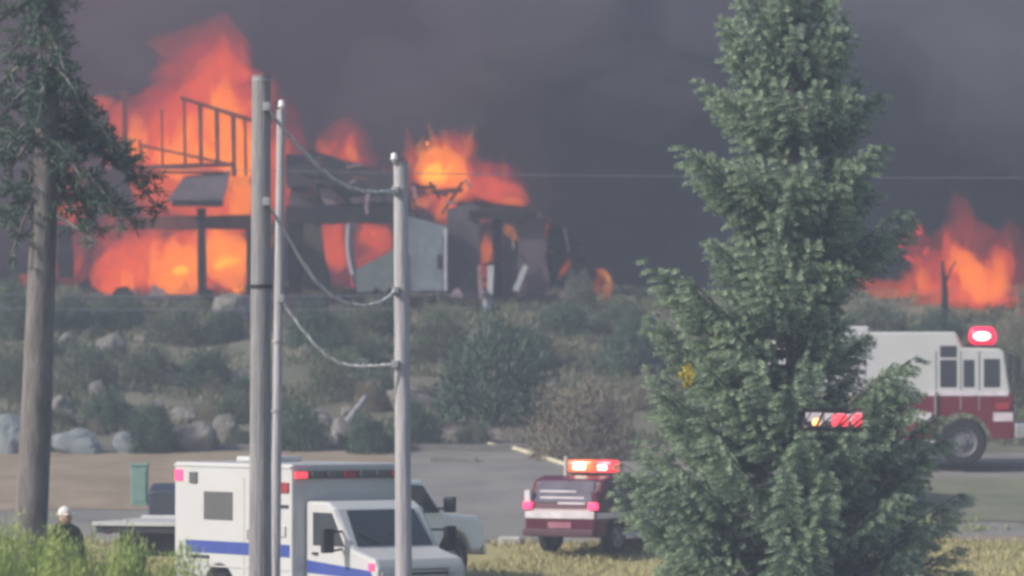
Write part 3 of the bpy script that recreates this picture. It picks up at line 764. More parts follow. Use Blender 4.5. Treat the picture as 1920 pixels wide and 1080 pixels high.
# ground cover on the slope and grasses (nobody could count these)
def cover(name, n, xr, yr, hr, m, wd, label, lean=.5, dens=None, kind='stuff'):
    x = rng.uniform(*xr, n); y = rng.uniform(*yr, n)
    if dens: kk = np.array([dens(a, b) for a, b in zip(x, y)]) > rng.random(n); x, y = x[kk], y[kk]
    P = np.array([(a, b, gz(a, b)) for a, b in zip(x, y)]); n = len(P)
    P = np.repeat(P, 5, 0) + rng.normal(size=(n * 5, 3)) * np.array([.06, .06, 0]); D = unit(rng.normal(size=(n * 5, 3)) * lean + np.array([0, 0, 1.0]))
    me = np_mesh(name, leaves(P, D, rng.uniform(*hr, n * 5), np.full(n * 5, wd)), 4); me.materials.append(m)
    return tag(link(name, me), label, 'grass', kind=kind)
patch = lambda s, lo: (lambda a, b: min(1, max(0, (noise.noise((a * s, b * s, 5)) - lo) * 3)))
cover('scrub_grass', 26000, (-22, 22), (112, 142), (.12, .42), mat('scrub_blades', (.085, .105, .06), .9, island=.5, col2=(.17, .17, .11)), .04, 'grey green scrub grass over the whole slope', dens=patch(.35, -.25))
cover('dry_grass', 11000, (-14, 14), (80, 91.5), (.06, .22), mat('dry_blades', (.34, .29, .13), .9, island=.4, col2=(.44, .40, .2)), .022, 'dry yellow grass along the near verge', dens=patch(.5, -.4))
cover('green_grass', 2500, (3, 14), (88, 96), (.06, .2), mat('green_blades', (.22, .27, .09), .9, island=.4), .025, 'greener grass patches near the fire engine', dens=patch(.4, -.1))

# ------------------------------------------------------------------ boulders
m_rock = mat('granite', (.12, .115, .105), .9, scale=1.4, col2=(.215, .20, .185), bump=.5)
m_rockb = mat('bluish_granite', (.135, .155, .165), .9, scale=1.4, col2=(.215, .24, .25), bump=.5)
def rock_mesh(seed):
    bm = bmesh.new(); bmesh.ops.create_icosphere(bm, subdivisions=3, radius=1)
    for v in bm.verts:
        c = v.co.copy(); q = c * (1 + .35 * noise.noise(c * 1.1 + Vector((seed, 0, 0))) + .14 * noise.noise(c * 2.7 + Vector((0, seed, 0))))
        for a in range(4):
            nrm = Vector((math.cos(seed * 3 + a * 1.7), math.sin(seed * 5 + a * 2.3), .4 * math.cos(a * 2 + seed))).normalized()
            dd = q.dot(nrm) - .72
            if dd > 0: q -= nrm * dd * .8
        v.co = q
    me = bpy.data.meshes.new('boulder'); bm.to_mesh(me); bm.free(); return me
ROCK = [rock_mesh(i * 2.7 + .4) for i in range(5)]
for me in ROCK: me.materials.append(m_rock)
ROCKB = [m.copy() for m in ROCK[:2]]
for me in ROCKB: me.materials[0] = m_rockb
def boulder(px, py, wd, ht, label, group=None, blue=False):
    b = G(px, py); k = M(b.y)
    o = link('boulder', random.choice(ROCKB if blue else ROCK)); o.location = (b.x, b.y, b.z + ht * k * .3)
    o.scale = (wd * k / 2, wd * k / 2 * random.uniform(.7, 1), ht * k * .62); o.rotation_euler = (random.uniform(-.2, .2), random.uniform(-.2, .2), random.uniform(-.5, .5))
    return tag(o, label, 'boulder', group)
boulder(435, 605, 90, 60, 'pale boulder on the crest beside the tall pole under the fire')
boulder(145, 850, 100, 50, 'long bluish boulder at the kerb next to the pine trunk', blue=True)
boulder(240, 848, 62, 42, 'smaller bluish boulder behind the green utility box', blue=True)
boulder(20, 850, 90, 80, 'large pale boulder at the kerb behind the pine trunk', blue=True)
boulder(365, 845, 105, 55, 'wide warm grey boulder right above the ambulance rear corner')
boulder(425, 815, 55, 42, 'round boulder beside the tall pole above the ambulance')
boulder(590, 800, 70, 36, 'pale boulder between the poles above the slim pole base')
boulder(770, 770, 95, 48, 'flat pale boulder crossed by the short pole')
boulder(640, 825, 42, 40, 'grey boulder at the lower end of the fallen log')
boulder(625, 720, 45, 30, 'grey boulder at mid slope between the two poles')
boulder(210, 665, 62, 40, 'warm grey boulder high on the slope under the porch fire')
boulder(125, 650, 40, 26, 'small boulder high on the slope next to the pine trunk')
boulder(185, 745, 36, 34, 'small grey boulder above the bluish one')
boulder(110, 775, 40, 36, 'pale boulder just beside the pine trunk low on the slope')
boulder(295, 770, 34, 22, 'bright small boulder in the middle of the boulder field')
boulder(445, 725, 46, 32, 'grey boulder against the tall pole at mid slope')
boulder(395, 720, 32, 30, 'squat boulder near the tall pole at mid slope')
boulder(315, 720, 60, 30, 'flat grey boulder in the middle of the boulder field')
boulder(350, 795, 70, 34, 'warm boulder right behind the wide one at the kerb')
G3 = 'small stones scattered over the slope'
for i in range(34):
    px = random.uniform(0, 860) if i < 26 else random.uniform(860, 1250); py = random.uniform(590, 840); wd = random.uniform(14, 42)
    bl = random.random() < .4; boulder(px, py, wd, wd * random.uniform(.5, .8), ('small bluish stone ' if bl else 'small grey stone ') + zone(px, py), G3, blue=bl)
lg = G(625, 830); la = W(685, 745, lg.y + 4)
log = tag(MB().tube([lg + Vector((0, 0, .1)), (lg + la) / 2, la], [.13, .11, .07], 8).build('fallen_log', mat('grey_deadwood', (.30, .29, .29), .9)), 'grey dead log slanting up the slope between the poles', 'log')

# ------------------------------------------------------------------ poles and cables
m_pole = mat('weathered_pole', (.27, .26, .265), .9, scale=22, var=.38, stretch=(1, 1, .05), bump=.5)
m_pole2 = mat('pale_pole', (.43, .41, .425), .85, scale=22, var=.28, stretch=(1, 1, .05), bump=.5)
m_white = mat('white_glaze', (.72, .70, .68), .4)
m_galv = mat('galvanised_steel', (.38, .38, .40), .5, metal=.3)
m_dark = mat('dark_rubber', (.03, .03, .034), .8)
def pole(px0, py0, px1, Y, r0, r1, m, label):
    top = W(px0, py0, Y); bot = W(px1, 1080, Y); d = (bot - top) / (bot.z - top.z)
    gzv = gz(bot.x, Y); b = top + d * (gzv - .3 - top.z); root = empty('utility_pole', (b.x, b.y, gzv), 0, label, 'utility pole')
    o = Vector(root.location)
    MB().tube([b - o, (b + top) / 2 - o, top - o], [r1 * 1.08, (r0 + r1) / 2, r0], 16).build('shaft', m, root, smooth=False)
    return root, top - o, o
pa, ta, oa = pole(490, 142, 488, 60, .135, .165, m_pole, 'tallest thick grey utility pole in front of the ambulance')
pb, tb, ob = pole(751, 304, 757, 62, .105, .125, m_pole2, 'shorter pale grey utility pole with a white cap insulator')
pc, tc_, oc = pole(527, 206, 516, 61.5, .062, .075, m_pole2, 'slim grey pole standing right against the tallest pole')
def band(root, o, px, py, Y, r, h, m, name='steel_band'):
    p = W(px, py, Y) - o; MB().tube([p - Vector((0, 0, h / 2)), p + Vector((0, 0, h / 2))], r, 16).build(name, m, root)
band(pa, oa, 489, 537, 60, .166, .05, m_dark); band(pa, oa, 490, 150, 60, .142, .03, m_galv)
band(pc, oc, 521, 640, 61.5, .083, .04, m_galv); band(pc, oc, 519, 770, 61.5, .084, .04, m_galv)
def insulator(root, o, px, py, Y, s=1.0):
    p = W(px, py, Y) - o
    MB().tube([p + Vector((0, 0, z * s)) for z in (0, .05, .055, .09, .1, .15, .17)], [r * s for r in (.04, .04, .062, .06, .045, .052, .03)], 12).build('insulator', m_white, root, smooth=True)
insulator(pc, oc, 528, 207, 61.5, .9); insulator(pb, ob, 739, 306, 61.9, .9)
MB().box(-.14, .03, -.03, .03, -.03, .01).build('bracket', m_dark, pb).location = tb + Vector((.0, -.02, .0))
def clamp(root, o, px, py, Y):
    p = W(px, py, Y) - o
    c = MB().box(p.x - .05, p.x + .05, p.y - .05, p.y + .12, p.z - .06, p.z + .06).build('cable_clamp', m_galv, root, bevel=.015)
for y in (200, 378): clamp(pa, oa, 500, y, 59.8)
for y in (357, 545, 683): clamp(pb, ob, 741, y, 61.86)
clamp(pc, oc, 527, 560, 61.4)
m_cab = mat('cable_jacket', (.58, .58, .55), .6, var=.1); m_cab2 = mat('bare_strand', (.47, .47, .46), .5)
def cable(pts, Ya, Yb, label):
    n = len(pts) - 1; P = []
    N = 70
    for i in range(N + 1):
        t = i / N * n; k = min(int(t), n - 1); u = t - k
        p0, p1, p2, p3 = (pts[max(k - 1, 0)], pts[k], pts[k + 1], pts[min(k + 2, n)])
        q = [.5 * (2 * p1[c] + (p2[c] - p0[c]) * u + (2 * p0[c] - 5 * p1[c] + 4 * p2[c] - p3[c]) * u * u + (3 * p1[c] - p0[c] - 3 * p2[c] + p3[c]) * u ** 3) for c in (0, 1)]
        P.append(W(q[0], q[1], Ya + (Yb - Ya) * i / N))
    root = empty('cable', P[0], 0, label, 'cable')
    for s, m in ((0, m_cab), (math.pi, m_cab2)):
        Q = [p - P[0] + Vector((0, math.cos(i * .85 + s) * .013, math.sin(i * .85 + s) * .013)) for i, p in enumerate(P)]
        MB().tube(Q, .021 if m is m_cab else .017, 6).build('strand', m, root, smooth=True)
cable([(502, 203), (530, 240), (575, 290), (625, 335), (670, 356), (708, 360), (741, 357)], 59.8, 61.86, 'uppermost twisted cable sagging from the tallest pole to the white cap pole')
cable([(502, 380), (522, 415), (560, 480), (600, 535), (640, 565), (685, 573), (720, 563), (741, 545)], 59.8, 61.86, 'middle twisted cable with the deepest sag between the two poles')
cable([(528, 562), (560, 608), (600, 655), (635, 680), (670, 687), (710, 686), (741, 683)], 61.4, 61.86, 'lowest twisted cable running from the slim pole to the white cap pole')
def wire(a, b, Ya, Yb, sag, r, label):
    A, B = W(*a, Ya), W(*b, Yb); pts = [A.lerp(B, t) - Vector((0, 0, sag * 4 * t * (1 - t))) for t in [i / 24 for i in range(25)]]
    tag(MB().tube(pts, r, 5).build('overhead_wire', mat('grey_wire', (.16, .16, .18), .6), smooth=True), label, 'wire')
wire((-300, 300), (2300, 332), 112, 118, .18, .013, 'long thin overhead wire crossing the smoke behind the spruce top')
wire((-300, 546), (900, 552), 118, 120, .1, .018, 'thin overhead wire passing under the porch fire')
wire((-300, 572), (900, 578), 118, 120, .1, .018, 'thin overhead wire just below the porch fire wire')

# ------------------------------------------------------------------ vehicles
m_wpaint = mat('white_paint', (.50, .505, .505), .35, var=.04, scale=1, coat=.2)
m_glass = mat('tinted_glass', (.035, .042, .055), .12, var=.1, spec=.6)
m_glass2 = mat('grey_window', (.10, .10, .105), .25, var=.1, spec=.5)
m_tyre = mat('tyre_rubber', (.022, .022, .025), .9)
m_rim = mat('alloy_rim', (.17, .17, .185), .4, metal=.5)
m_blue = mat('blue_stripe', (.045, .075, .30), .5, var=.1)
m_chrome = mat('chrome_trim', (.6, .6, .62), .25, metal=.8)
m_black = mat('black_trim', (.025, .025, .03), .6)
m_maroon = mat('maroon_paint', (.075, .009, .024), .35, var=.1, coat=.2)
m_refl = mat('reflective_white', (.58, .53, .57), .4)
m_redp = mat('engine_red_paint', (.13, .013, .025), .35, var=.1, coat=.3)
m_navy = mat('navy_paint', (.03, .035, .06), .35, var=.1, coat=.2)
m_fade = mat('red_lens', (.30, .03, .04), .3)
m_silver = mat('silver_deck', (.45, .45, .45), .5, var=.1)
L_RED = emit('lit_red_lens', (1.0, .05, .07), 1.6)
L_RED2 = emit('lit_pink_lamp', (1.0, .06, .18), 1.2)
L_AMB = emit('lit_amber_lamp', (1.0, .42, .12), 2.6)
L_CRI = emit('lit_crimson_lens', (.95, .03, .09), 1.1)
L_ORR = emit('lit_orange_red_lens', (1.0, .13, .04), 1.7)
L_HOT = emit('lit_white_bulb', (1.0, .84, .62), 6.0)
def arch(cx, cz, r, z0, n=10):
    a0 = math.asin((z0 - cz) / r) if abs(z0 - cz) < r else 0
    return [(cx + r * math.cos(t), cz + r * math.sin(t)) for t in [math.pi - a0 + (2 * a0 - math.pi) * i / n for i in range(n + 1)]]
def wheel(root, x, y, r, wd, out):
    h = wd / 2
    o = MB().lathe_y(0, 0, [(r * .62, -h), (r * .93, -h), (r, -h * .7), (r, h * .7), (r * .93, h), (r * .62, h)], 24, False).build('wheel', m_tyre, root, smooth=False, loc=(x, y, r))
    s = 1 if out > 0 else -1
    prof = [(r * .625, -h * .9 * s), (r * .625, h * .97 * s), (r * .56, h * .9 * s), (r * .48, h * .45 * s), (r * .24, h * .55 * s), (r * .2, h * 1.0 * s), (r * .05, h * 1.05 * s)]
    MB().lathe_y(0, 0, prof, 20).build('rim', m_rim, o)
    for k in range(8):
        t = k * math.pi / 4; MB().lathe_y(r * .36 * math.cos(t), r * .36 * math.sin(t), [(r * .035, h * .45 * s), (r * .035, h * .62 * s)], 6).build('lug_nut', m_chrome, o)
    return o
def lightbar(root, x, y0, y1, z, lamps, h=.16, d=.28, bev=.03):
    b = MB().box(x - d / 2, x + d / 2, y0, y1, z, z + .05).build('light_bar', m_black, root, bevel=.01)
    for (a, c, m, hh) in lamps:
        MB().box(x - d / 2 + .01, x + d / 2 - .01, a, c, z + .052, z + .052 + hh).build('lamp', m, b, bevel=bev, seg=3, smooth=bev > .05)
    return b

# ambulance: +x forward, +y its own left
def make_ambulance(loc, rz):
    r = empty('ambulance', loc, rz, 'white box ambulance with a blue stripe parked facing the road', 'ambulance')
    prof = [(-3.3, .5)] + arch(-1.78, .42, .54, .5) + [(.6, .5), (.6, 2.76), (-3.3, 2.76)]
    MB().prism(prof, -1.2, 1.2).build('box_body', m_wpaint, r, bevel=.05)
    cabp = [(.61, .45)] + arch(2.1, .40, .50, .45) + [(2.76, .45), (2.84, .60), (2.84, 1.0), (2.74, 1.17), (2.05, 1.32), (1.52, 2.0), (1.3, 2.12), (.61, 2.12)]
    MB().prism(cabp, -.92, .92).build('cab', m_wpaint, r, bevel=.06)
    n = Vector((.68, 0, .53)).normalized()
    ws = MB().slab([(2.0, -.78, 1.36), (2.0, .78, 1.36), (1.54, .70, 1.955), (1.54, -.70, 1.955)], n, .02)
    ws.v = [tuple(Vector(p) + n * .015) for p in ws.v]; ws.build('windscreen', m_glass, r)
    for k, yy in ((0, -.3), (1, .35)): MB().tube([tuple(Vector((2.02, yy, 1.35)) + n * .05), tuple(Vector((1.85, yy - .38, 1.57)) + n * .05)], .012, 5).build('wiper', m_black, r)
    for s in (-1, 1):
        y = s * .92
        d = MB().prism([(.78, .62), (1.62, .62), (1.98, 1.3), (1.5, 2.0), (.78, 2.0)], min(y, y + s * .006), max(y, y + s * .006)).build('door', m_wpaint, r)
        MB().prism([(.86, 1.36), (1.84, 1.36), (1.45, 1.93), (.86, 1.93)], min(y + s * .007, y + s * .014), max(y + s * .007, y + s * .014)).build('window', m_glass, d)
        MB().box(.86, 1.02, min(y + s * .007, y + s * .04), max(y + s * .007, y + s * .04), 1.2, 1.24).build('handle', m_black, d)
        mm = MB().tube([(1.75, s * .92, 1.62), (1.85, s * 1.14, 1.62), (1.86, s * 1.22, 1.6)], .022, 6); mm.tube([(1.75, s * .92, 1.32), (1.85, s * 1.14, 1.30), (1.86, s * 1.22, 1.32)], .022, 6)
        mo = mm.build('mirror', m_black, r); MB().box(1.78, 1.9, min(s * 1.17, s * 1.39), max(s * 1.17, s * 1.39), 1.26, 1.68).build('housing', m_black, mo, bevel=.03)
        MB().box(1.772, 1.778, min(s * 1.2, s * 1.36), max(s * 1.2, s * 1.36), 1.29, 1.65).build('glass', m_chrome, mo)
        # stripe pieces on box, cab and bonnet side
        yb = s * 1.2
        MB().box(-2.9, .54, min(yb, yb + s * .005), max(yb, yb + s * .005), 1.14, 1.36).build('stripe', m_blue, r)
        yc = s * .926
        MB().prism([(.66, 1.10), (2.62, .97), (2.7, .86), (2.5, .82), (.66, .88)], min(yc, yc + s * .004), max(yc, yc + s * .004)).build('stripe', m_blue, r)
        MB().box(2.58, 2.75, min(s * .92, s * .945), max(s * .92, s * .945), .98, 1.1).build('marker_lamp', L_RED2 if s < 0 else m_fade, r, bevel=.005)
        # side of box: window, lamps
        MB().box(-2.28, -1.32, min(yb, yb + s * .012), max(yb, yb + s * .012), 1.74, 2.24).build('window', m_glass2, r, bevel=.004)
        for (x0, x1, z0, z1, m) in ((-3.24, -3.0, 2.42, 2.62, L_RED2), (.16, .52, 2.26, 2.44, m_fade), (-2.75, -2.5, 2.38, 2.58, m_glass2), (.2, .5, 2.0, 2.05, m_black), (.2, .42, 1.5, 1.68, m_silver), (-2.7, -2.1, 1.05, 1.1, m_black)):
            MB().box(x0, x1, min(yb, yb + s * .03), max(yb, yb + s * .03), z0, z1).build('side_lamp' if m in (L_RED2, m_fade) else 'fitting', m, r, bevel=.006)
        MB().box(-3.28, .58, min(yb, yb + s * .02), max(yb, yb + s * .02), 2.68, 2.72).build('drip_rail', m_wpaint, r)
        for x in (-.95, -.05): MB().box(x, x + .025, min(yb, yb + s * .004), max(yb, yb + s * .004), .6, 2.5).build('door_seam', mat('seam_shadow_gap', (.35, .35, .35), .7), r)
        MB().box(-.82, -.74, min(yb, yb + s * .03), max(yb, yb + s * .03), 1.42, 1.6).build('handle', m_chrome, r, bevel=.006)
        MB().box(-3.25, .5, min(yb, yb + s * .012), max(yb, yb + s * .012), .9, .93).build('rub_rail', m_silver, r)
        MB().box(-3.2, -2.6, min(yb, yb + s * .004), max(yb, yb + s * .004), .97, 1.06).build('door_panel', m_silver, r)
        wheel(r, -1.78, s * 1.03, .40, .32, s); wheel(r, 2.1, s * .79, .40, .26, s)
        MB().lathe_y(0, 0, [(.13, -.02), (.12, .02)], 16).build('headlight', m_chrome, r, loc=(2.835, s * .70, .84)).rotation_euler = (0, 0, math.pi / 2)
        MB().box(2.82, 2.862, min(s * .58, s * .84), max(s * .58, s * .84), .7, .96).build('headlight', mat('headlamp_lens', (.55, .56, .58), .2), r, bevel=.01)
    fr = MB().box(.602, .64, -1.12, 1.12, 2.50, 2.64).build('front_light_strip', mat('dark_lamp_strip', (.10, .085, .08), .5), r, bevel=.008)
    for i in range(7):
        y = -1.06 + i * .34; m = L_RED if i == 0 else (m_fade if i in (3, 6) else m_glass2)
        MB().box(.642, .69, y - .11, y + .13, 2.515, 2.625).build('lamp', m, fr, bevel=.01)
    g = MB().box(2.842, 2.855, -.54, .54, .66, 1.0).build('grille', m_black, r)
    for k in range(4): MB().box(2.857, 2.875, -.53, .53, .69 + k * .085, .72 + k * .085).build('slat', m_chrome, g)
    MB().box(2.78, 2.98, -.92, .92, .42, .62).build('bumper', m_chrome, r, bevel=.04)
    MB().box(-3.6, -3.31, -1.1, 1.1, .42, .55).build('rear_step', m_silver, r, bevel=.02)
    MB().box(-2.6, .3, -.9, .9, .3, .48).build('chassis', m_black, r)
    MB().box(-2.4, -1.6, -.45, .45, 2.765, 2.86).build('roof_vent', m_wpaint, r, bevel=.03)
    return r
make_ambulance((-3.2, 73.4, gz(-3.2, 73.4)), R(-54))

def make_pickup(loc, rz, label, paint, deck=False, lights=False):
    r = empty('pickup_truck', loc, rz, label, 'pickup truck')
    wr = .44
    if deck:
        prof = [(-.55, .55), (.7, .55)] + arch(1.85, wr, .54, .55) + [(2.75, .55), (2.82, 1.1), (2.6, 1.2), (1.45, 1.28), (.85, 1.88), (-.3, 1.9), (-.55, 1.75)]
    else:
        prof = [(-2.85, .6)] + arch(-1.75, wr, .55, .6) + arch(1.85, wr, .56, .6) + [(2.72, .6), (2.85, .75), (2.85, 1.12), (2.6, 1.24), (1.5, 1.32), (.82, 1.92), (-.75, 1.95), (-.95, 1.3), (-2.85, 1.3)]
    MB().prism(prof, -.98, .98).build('body', paint, r, bevel=.07)
    for s in (-1, 1):
        y = s * .98
        sx = lambda a, b: (min(y + s * a, y + s * b), max(y + s * a, y + s * b))
        if deck: MB().prism([(-.2, 1.28), (1.25, 1.28), (.78, 1.76), (-.2, 1.78)], *sx(-.01, .006)).build('side_window', m_glass, r)
        else:
            MB().prism([(.28, 1.33), (1.34, 1.33), (.8, 1.83), (.28, 1.86)], *sx(-.01, .006)).build('side_window', m_glass, r)
            MB().prism([(-.8, 1.35), (.18, 1.33), (.18, 1.86), (-.66, 1.86)], *sx(-.01, .006)).build('side_window', m_glass, r)
        MB().box(.3, .5, *sx(.0, .03), 1.14, 1.18).build('handle', m_black, r)
        mi = MB().tube([(1.3, s * .97, 1.4), (1.32, s * 1.2, 1.42)], .025, 6).build('mirror', m_black, r)
        MB().box(1.27, 1.39, min(s * 1.1, s * 1.32), max(s * 1.1, s * 1.32), 1.34, 1.62).build('housing', m_black, mi, bevel=.03)
        wheel(r, 1.85, s * .84, wr, .28, s); wheel(r, -1.75, s * .84, wr, .28, s)
        MB().box(-2.88 if not deck else -3.03, -2.84 if not deck else -2.98, min(s * .8, s * .95), max(s * .8, s * .95), .95, 1.2).build('tail_lamp', m_fade, r)
        MB().box(2.80, 2.875, min(s * .62, s * .9), max(s * .62, s * .9), .9, 1.08).build('headlight', mat('headlamp_lens', (.55, .56, .58), .2), r, bevel=.01)
    n = Vector((.66, 0, .75)).normalized()
    a, b = ((1.42, 1.31), (.9, 1.83)) if deck else ((1.46, 1.36), (.86, 1.88))
    MB().slab([(a[0], -.84, a[1]), (a[0], .84, a[1]), (b[0], .76, b[1]), (b[0], -.76, b[1])], n, .03).build('windscreen', m_glass, r)
    MB().box(2.84, 2.95, -.95, .95, .52, .72).build('bumper', m_chrome, r, bevel=.03)
    MB().box(2.845, 2.875, -.55, .55, .78, 1.1).build('grille', m_black, r, bevel=.01)
    if deck:
        MB().box(-3.3, -.6, -1.1, 1.1, 1.12, 1.2).build('deck', m_silver, r, bevel=.01)
        MB().box(-3.25, -.62, -1.04, 1.04, .98, 1.118).build('deck_frame', m_black, r)
        MB().box(-2.6, -.4, -.8, .8, .5, .97).build('chassis', m_black, r)
        MB().prism([(-.6, .9), (-.56, .9), (-.56, 1.72), (-.6, 1.72)], -.8, .8).build('rear_window', m_glass, r)
        MB().box(-.72, -.66, -1.05, 1.05, 1.2, 1.26).build('head_rail', m_silver, r)
    else:
        MB().box(-2.8, -1.0, -.85, .85, 1.302, 1.31).build('bed_floor', m_black, r)
        MB().box(-2.98, -2.85, -.95, .95, .55, .75).build('rear_bumper', m_chrome, r, bevel=.02)
    return r
x0 = -3.15; y0 = 82.3
pk = make_pickup((x0, y0, gz(x0, y0)), R(57), 'white pickup truck showing its bonnet beside the ambulance', mat('bright_white_paint', (.78, .79, .80), .35, var=.04, coat=.2)); pk.scale = (1.1, 1.1, 1.1)
make_pickup((-6.35, 85.3, gz(-6.35, 85.3)), R(74), 'dark navy flatbed truck behind the ambulance rear', m_navy, deck=True)

def make_suv(loc, rz, label, lamps=None):
    r = empty('emergency_suv', loc, rz, label, 'emergency car')
    wr = .38
    prof = [(-2.3, .38)] + arch(-1.4, wr, .47, .38) + arch(1.4, wr, .47, .38) + [(2.2, .38), (2.35, .55), (2.33, .88), (2.1, 1.0), (1.1, 1.08), (.45, 1.62), (.1, 1.72), (-1.6, 1.74), (-1.95, 1.66), (-2.28, 1.08), (-2.36, .95), (-2.36, .5)]
    MB().prism(prof, -.94, .94).build('body', m_maroon, r, bevel=.15, seg=4)
    n = Vector((-.87, 0, .49)).normalized()
    rw = MB().slab([(-2.24, -.78, 1.14), (-2.24, .78, 1.14), (-1.97, .70, 1.62), (-1.97, -.70, 1.62)], n, .02); rw.v = [tuple(Vector(q) + n * .012) for q in rw.v]
    rwo = rw.build('rear_window', mat('hazy_rear_glass', (.09, .08, .11), .2, var=.4, scale=2), r)
    for i, (zz, y0_, y1_) in enumerate(((1.24, -.55, .6), (1.38, -.3, .66), (1.12, -.62, .1))):
        q = Vector((-2.24 + (zz - 1.14) * .5625, 0, zz)) + n * .036
        MB().box(q.x - .006, q.x + .006, y0_, y1_, q.z - .025, q.z + .025).build('reflective_strip', m_refl, rwo)  # reflections in the rear glass, modelled as pale bars
    n2 = Vector((.64, 0, .77)).normalized()
    MB().slab([(1.06, -.8, 1.1), (1.06, .8, 1.1), (.5, .7, 1.58), (.5, -.7, 1.58)], n2, .03).build('windscreen', m_glass, r)
    MB().box(-2.376, -2.362, -.9, .9, .80, .95).build('reflective_stripe', m_refl, r)
    MB().box(-2.378, -2.363, -.3, .3, .58, .72).build('number_plate', mat('plate_maroon', (.30, .12, .16), .5), r)
    MB().box(-2.46, -2.37, -.92, .92, .40, .56).build('rear_bumper', mat('dark_maroon_plastic', (.07, .03, .045), .6), r, bevel=.03)
    for s in (-1, 1):
        y = s * .94
        sx = lambda a, b: (min(y + s * a, y + s * b), max(y + s * a, y + s * b))
        MB().prism([(-1.95, 1.14), (-1.05, 1.12), (-1.05, 1.6), (-1.75, 1.6)], *sx(-.01, .006)).build('side_window', m_glass, r)
        MB().prism([(-.98, 1.12), (-.05, 1.1), (-.05, 1.62), (-.98, 1.62)], *sx(-.01, .006)).build('side_window', m_glass, r)
        MB().prism([(.02, 1.1), (.92, 1.1), (.4, 1.56), (.02, 1.62)], *sx(-.01, .006)).build('side_window', m_glass, r)
        MB().box(-1.2, 1.2, *sx(0, .05), .40, .48).build('running_board', m_silver, r, bevel=.01)
        MB().box(-2.32, 2.1, *sx(.0, .004), .80, .93).build('reflective_stripe', m_refl, r)
        MB().box(-2.385, -2.26, min(s * .74, s * .955), max(s * .74, s * .955), 1.0, 1.16).build('tail_lamp', L_RED2, r, bevel=.01)
        MB().box(-2.33, -2.2, min(s * .80, s * .95), max(s * .80, s * .95), 1.17, 1.42).build('upper_lamp', m_refl if s > 0 else m_maroon, r, bevel=.01)
        wheel(r, -1.4, s * .82, wr, .24, s); wheel(r, 1.4, s * .82, wr, .24, s)
        MB().box(2.28, 2.36, min(s * .6, s * .88), max(s * .6, s * .88), .74, .9).build('headlight', mat('headlamp_lens', (.55, .56, .58), .2), r, bevel=.01)
    lb = lightbar(r, -.9, -.62, .62, 1.76, lamps or [(-.62, -.12, L_RED, .27), (-.10, .62, L_ORR, .27)], d=.36, bev=.09)
    if not lamps:
        for ya, yb, ht in ((-.46, -.24, .10), (.10, .40, .16)): MB().box(-1.11, -1.084, ya, yb, 1.87, 1.87 + ht).build('bulb', L_HOT, lb, bevel=.01)
    MB().box(-1.0, -.8, -.5, .5, 1.70, 1.758).build('bar_mount', m_black, r)
    MB().tube([(-1.5, .35, 1.72), (-1.5, .35, 2.18)], [.06, .05], 8).build('antenna', mat('beige_antenna', (.5, .42, .38), .6), r)
    return r
sx_, sy_ = 2.2, 90.2
suv = make_suv((sx_, sy_, gz(sx_, sy_)), R(58), 'maroon emergency car with white stripe and glowing roof lights'); suv.scale = (.95, .95, .95)
p = W(1562, 900, 98)
make_suv((p.x + .2, 98, gz(p.x, 98)), R(82), 'second emergency car hidden behind the spruce with only lights showing',
         [(-.62, -.3, L_RED, .3), (-.2, .16, L_RED, .3), (.36, .62, L_AMB, .2)])

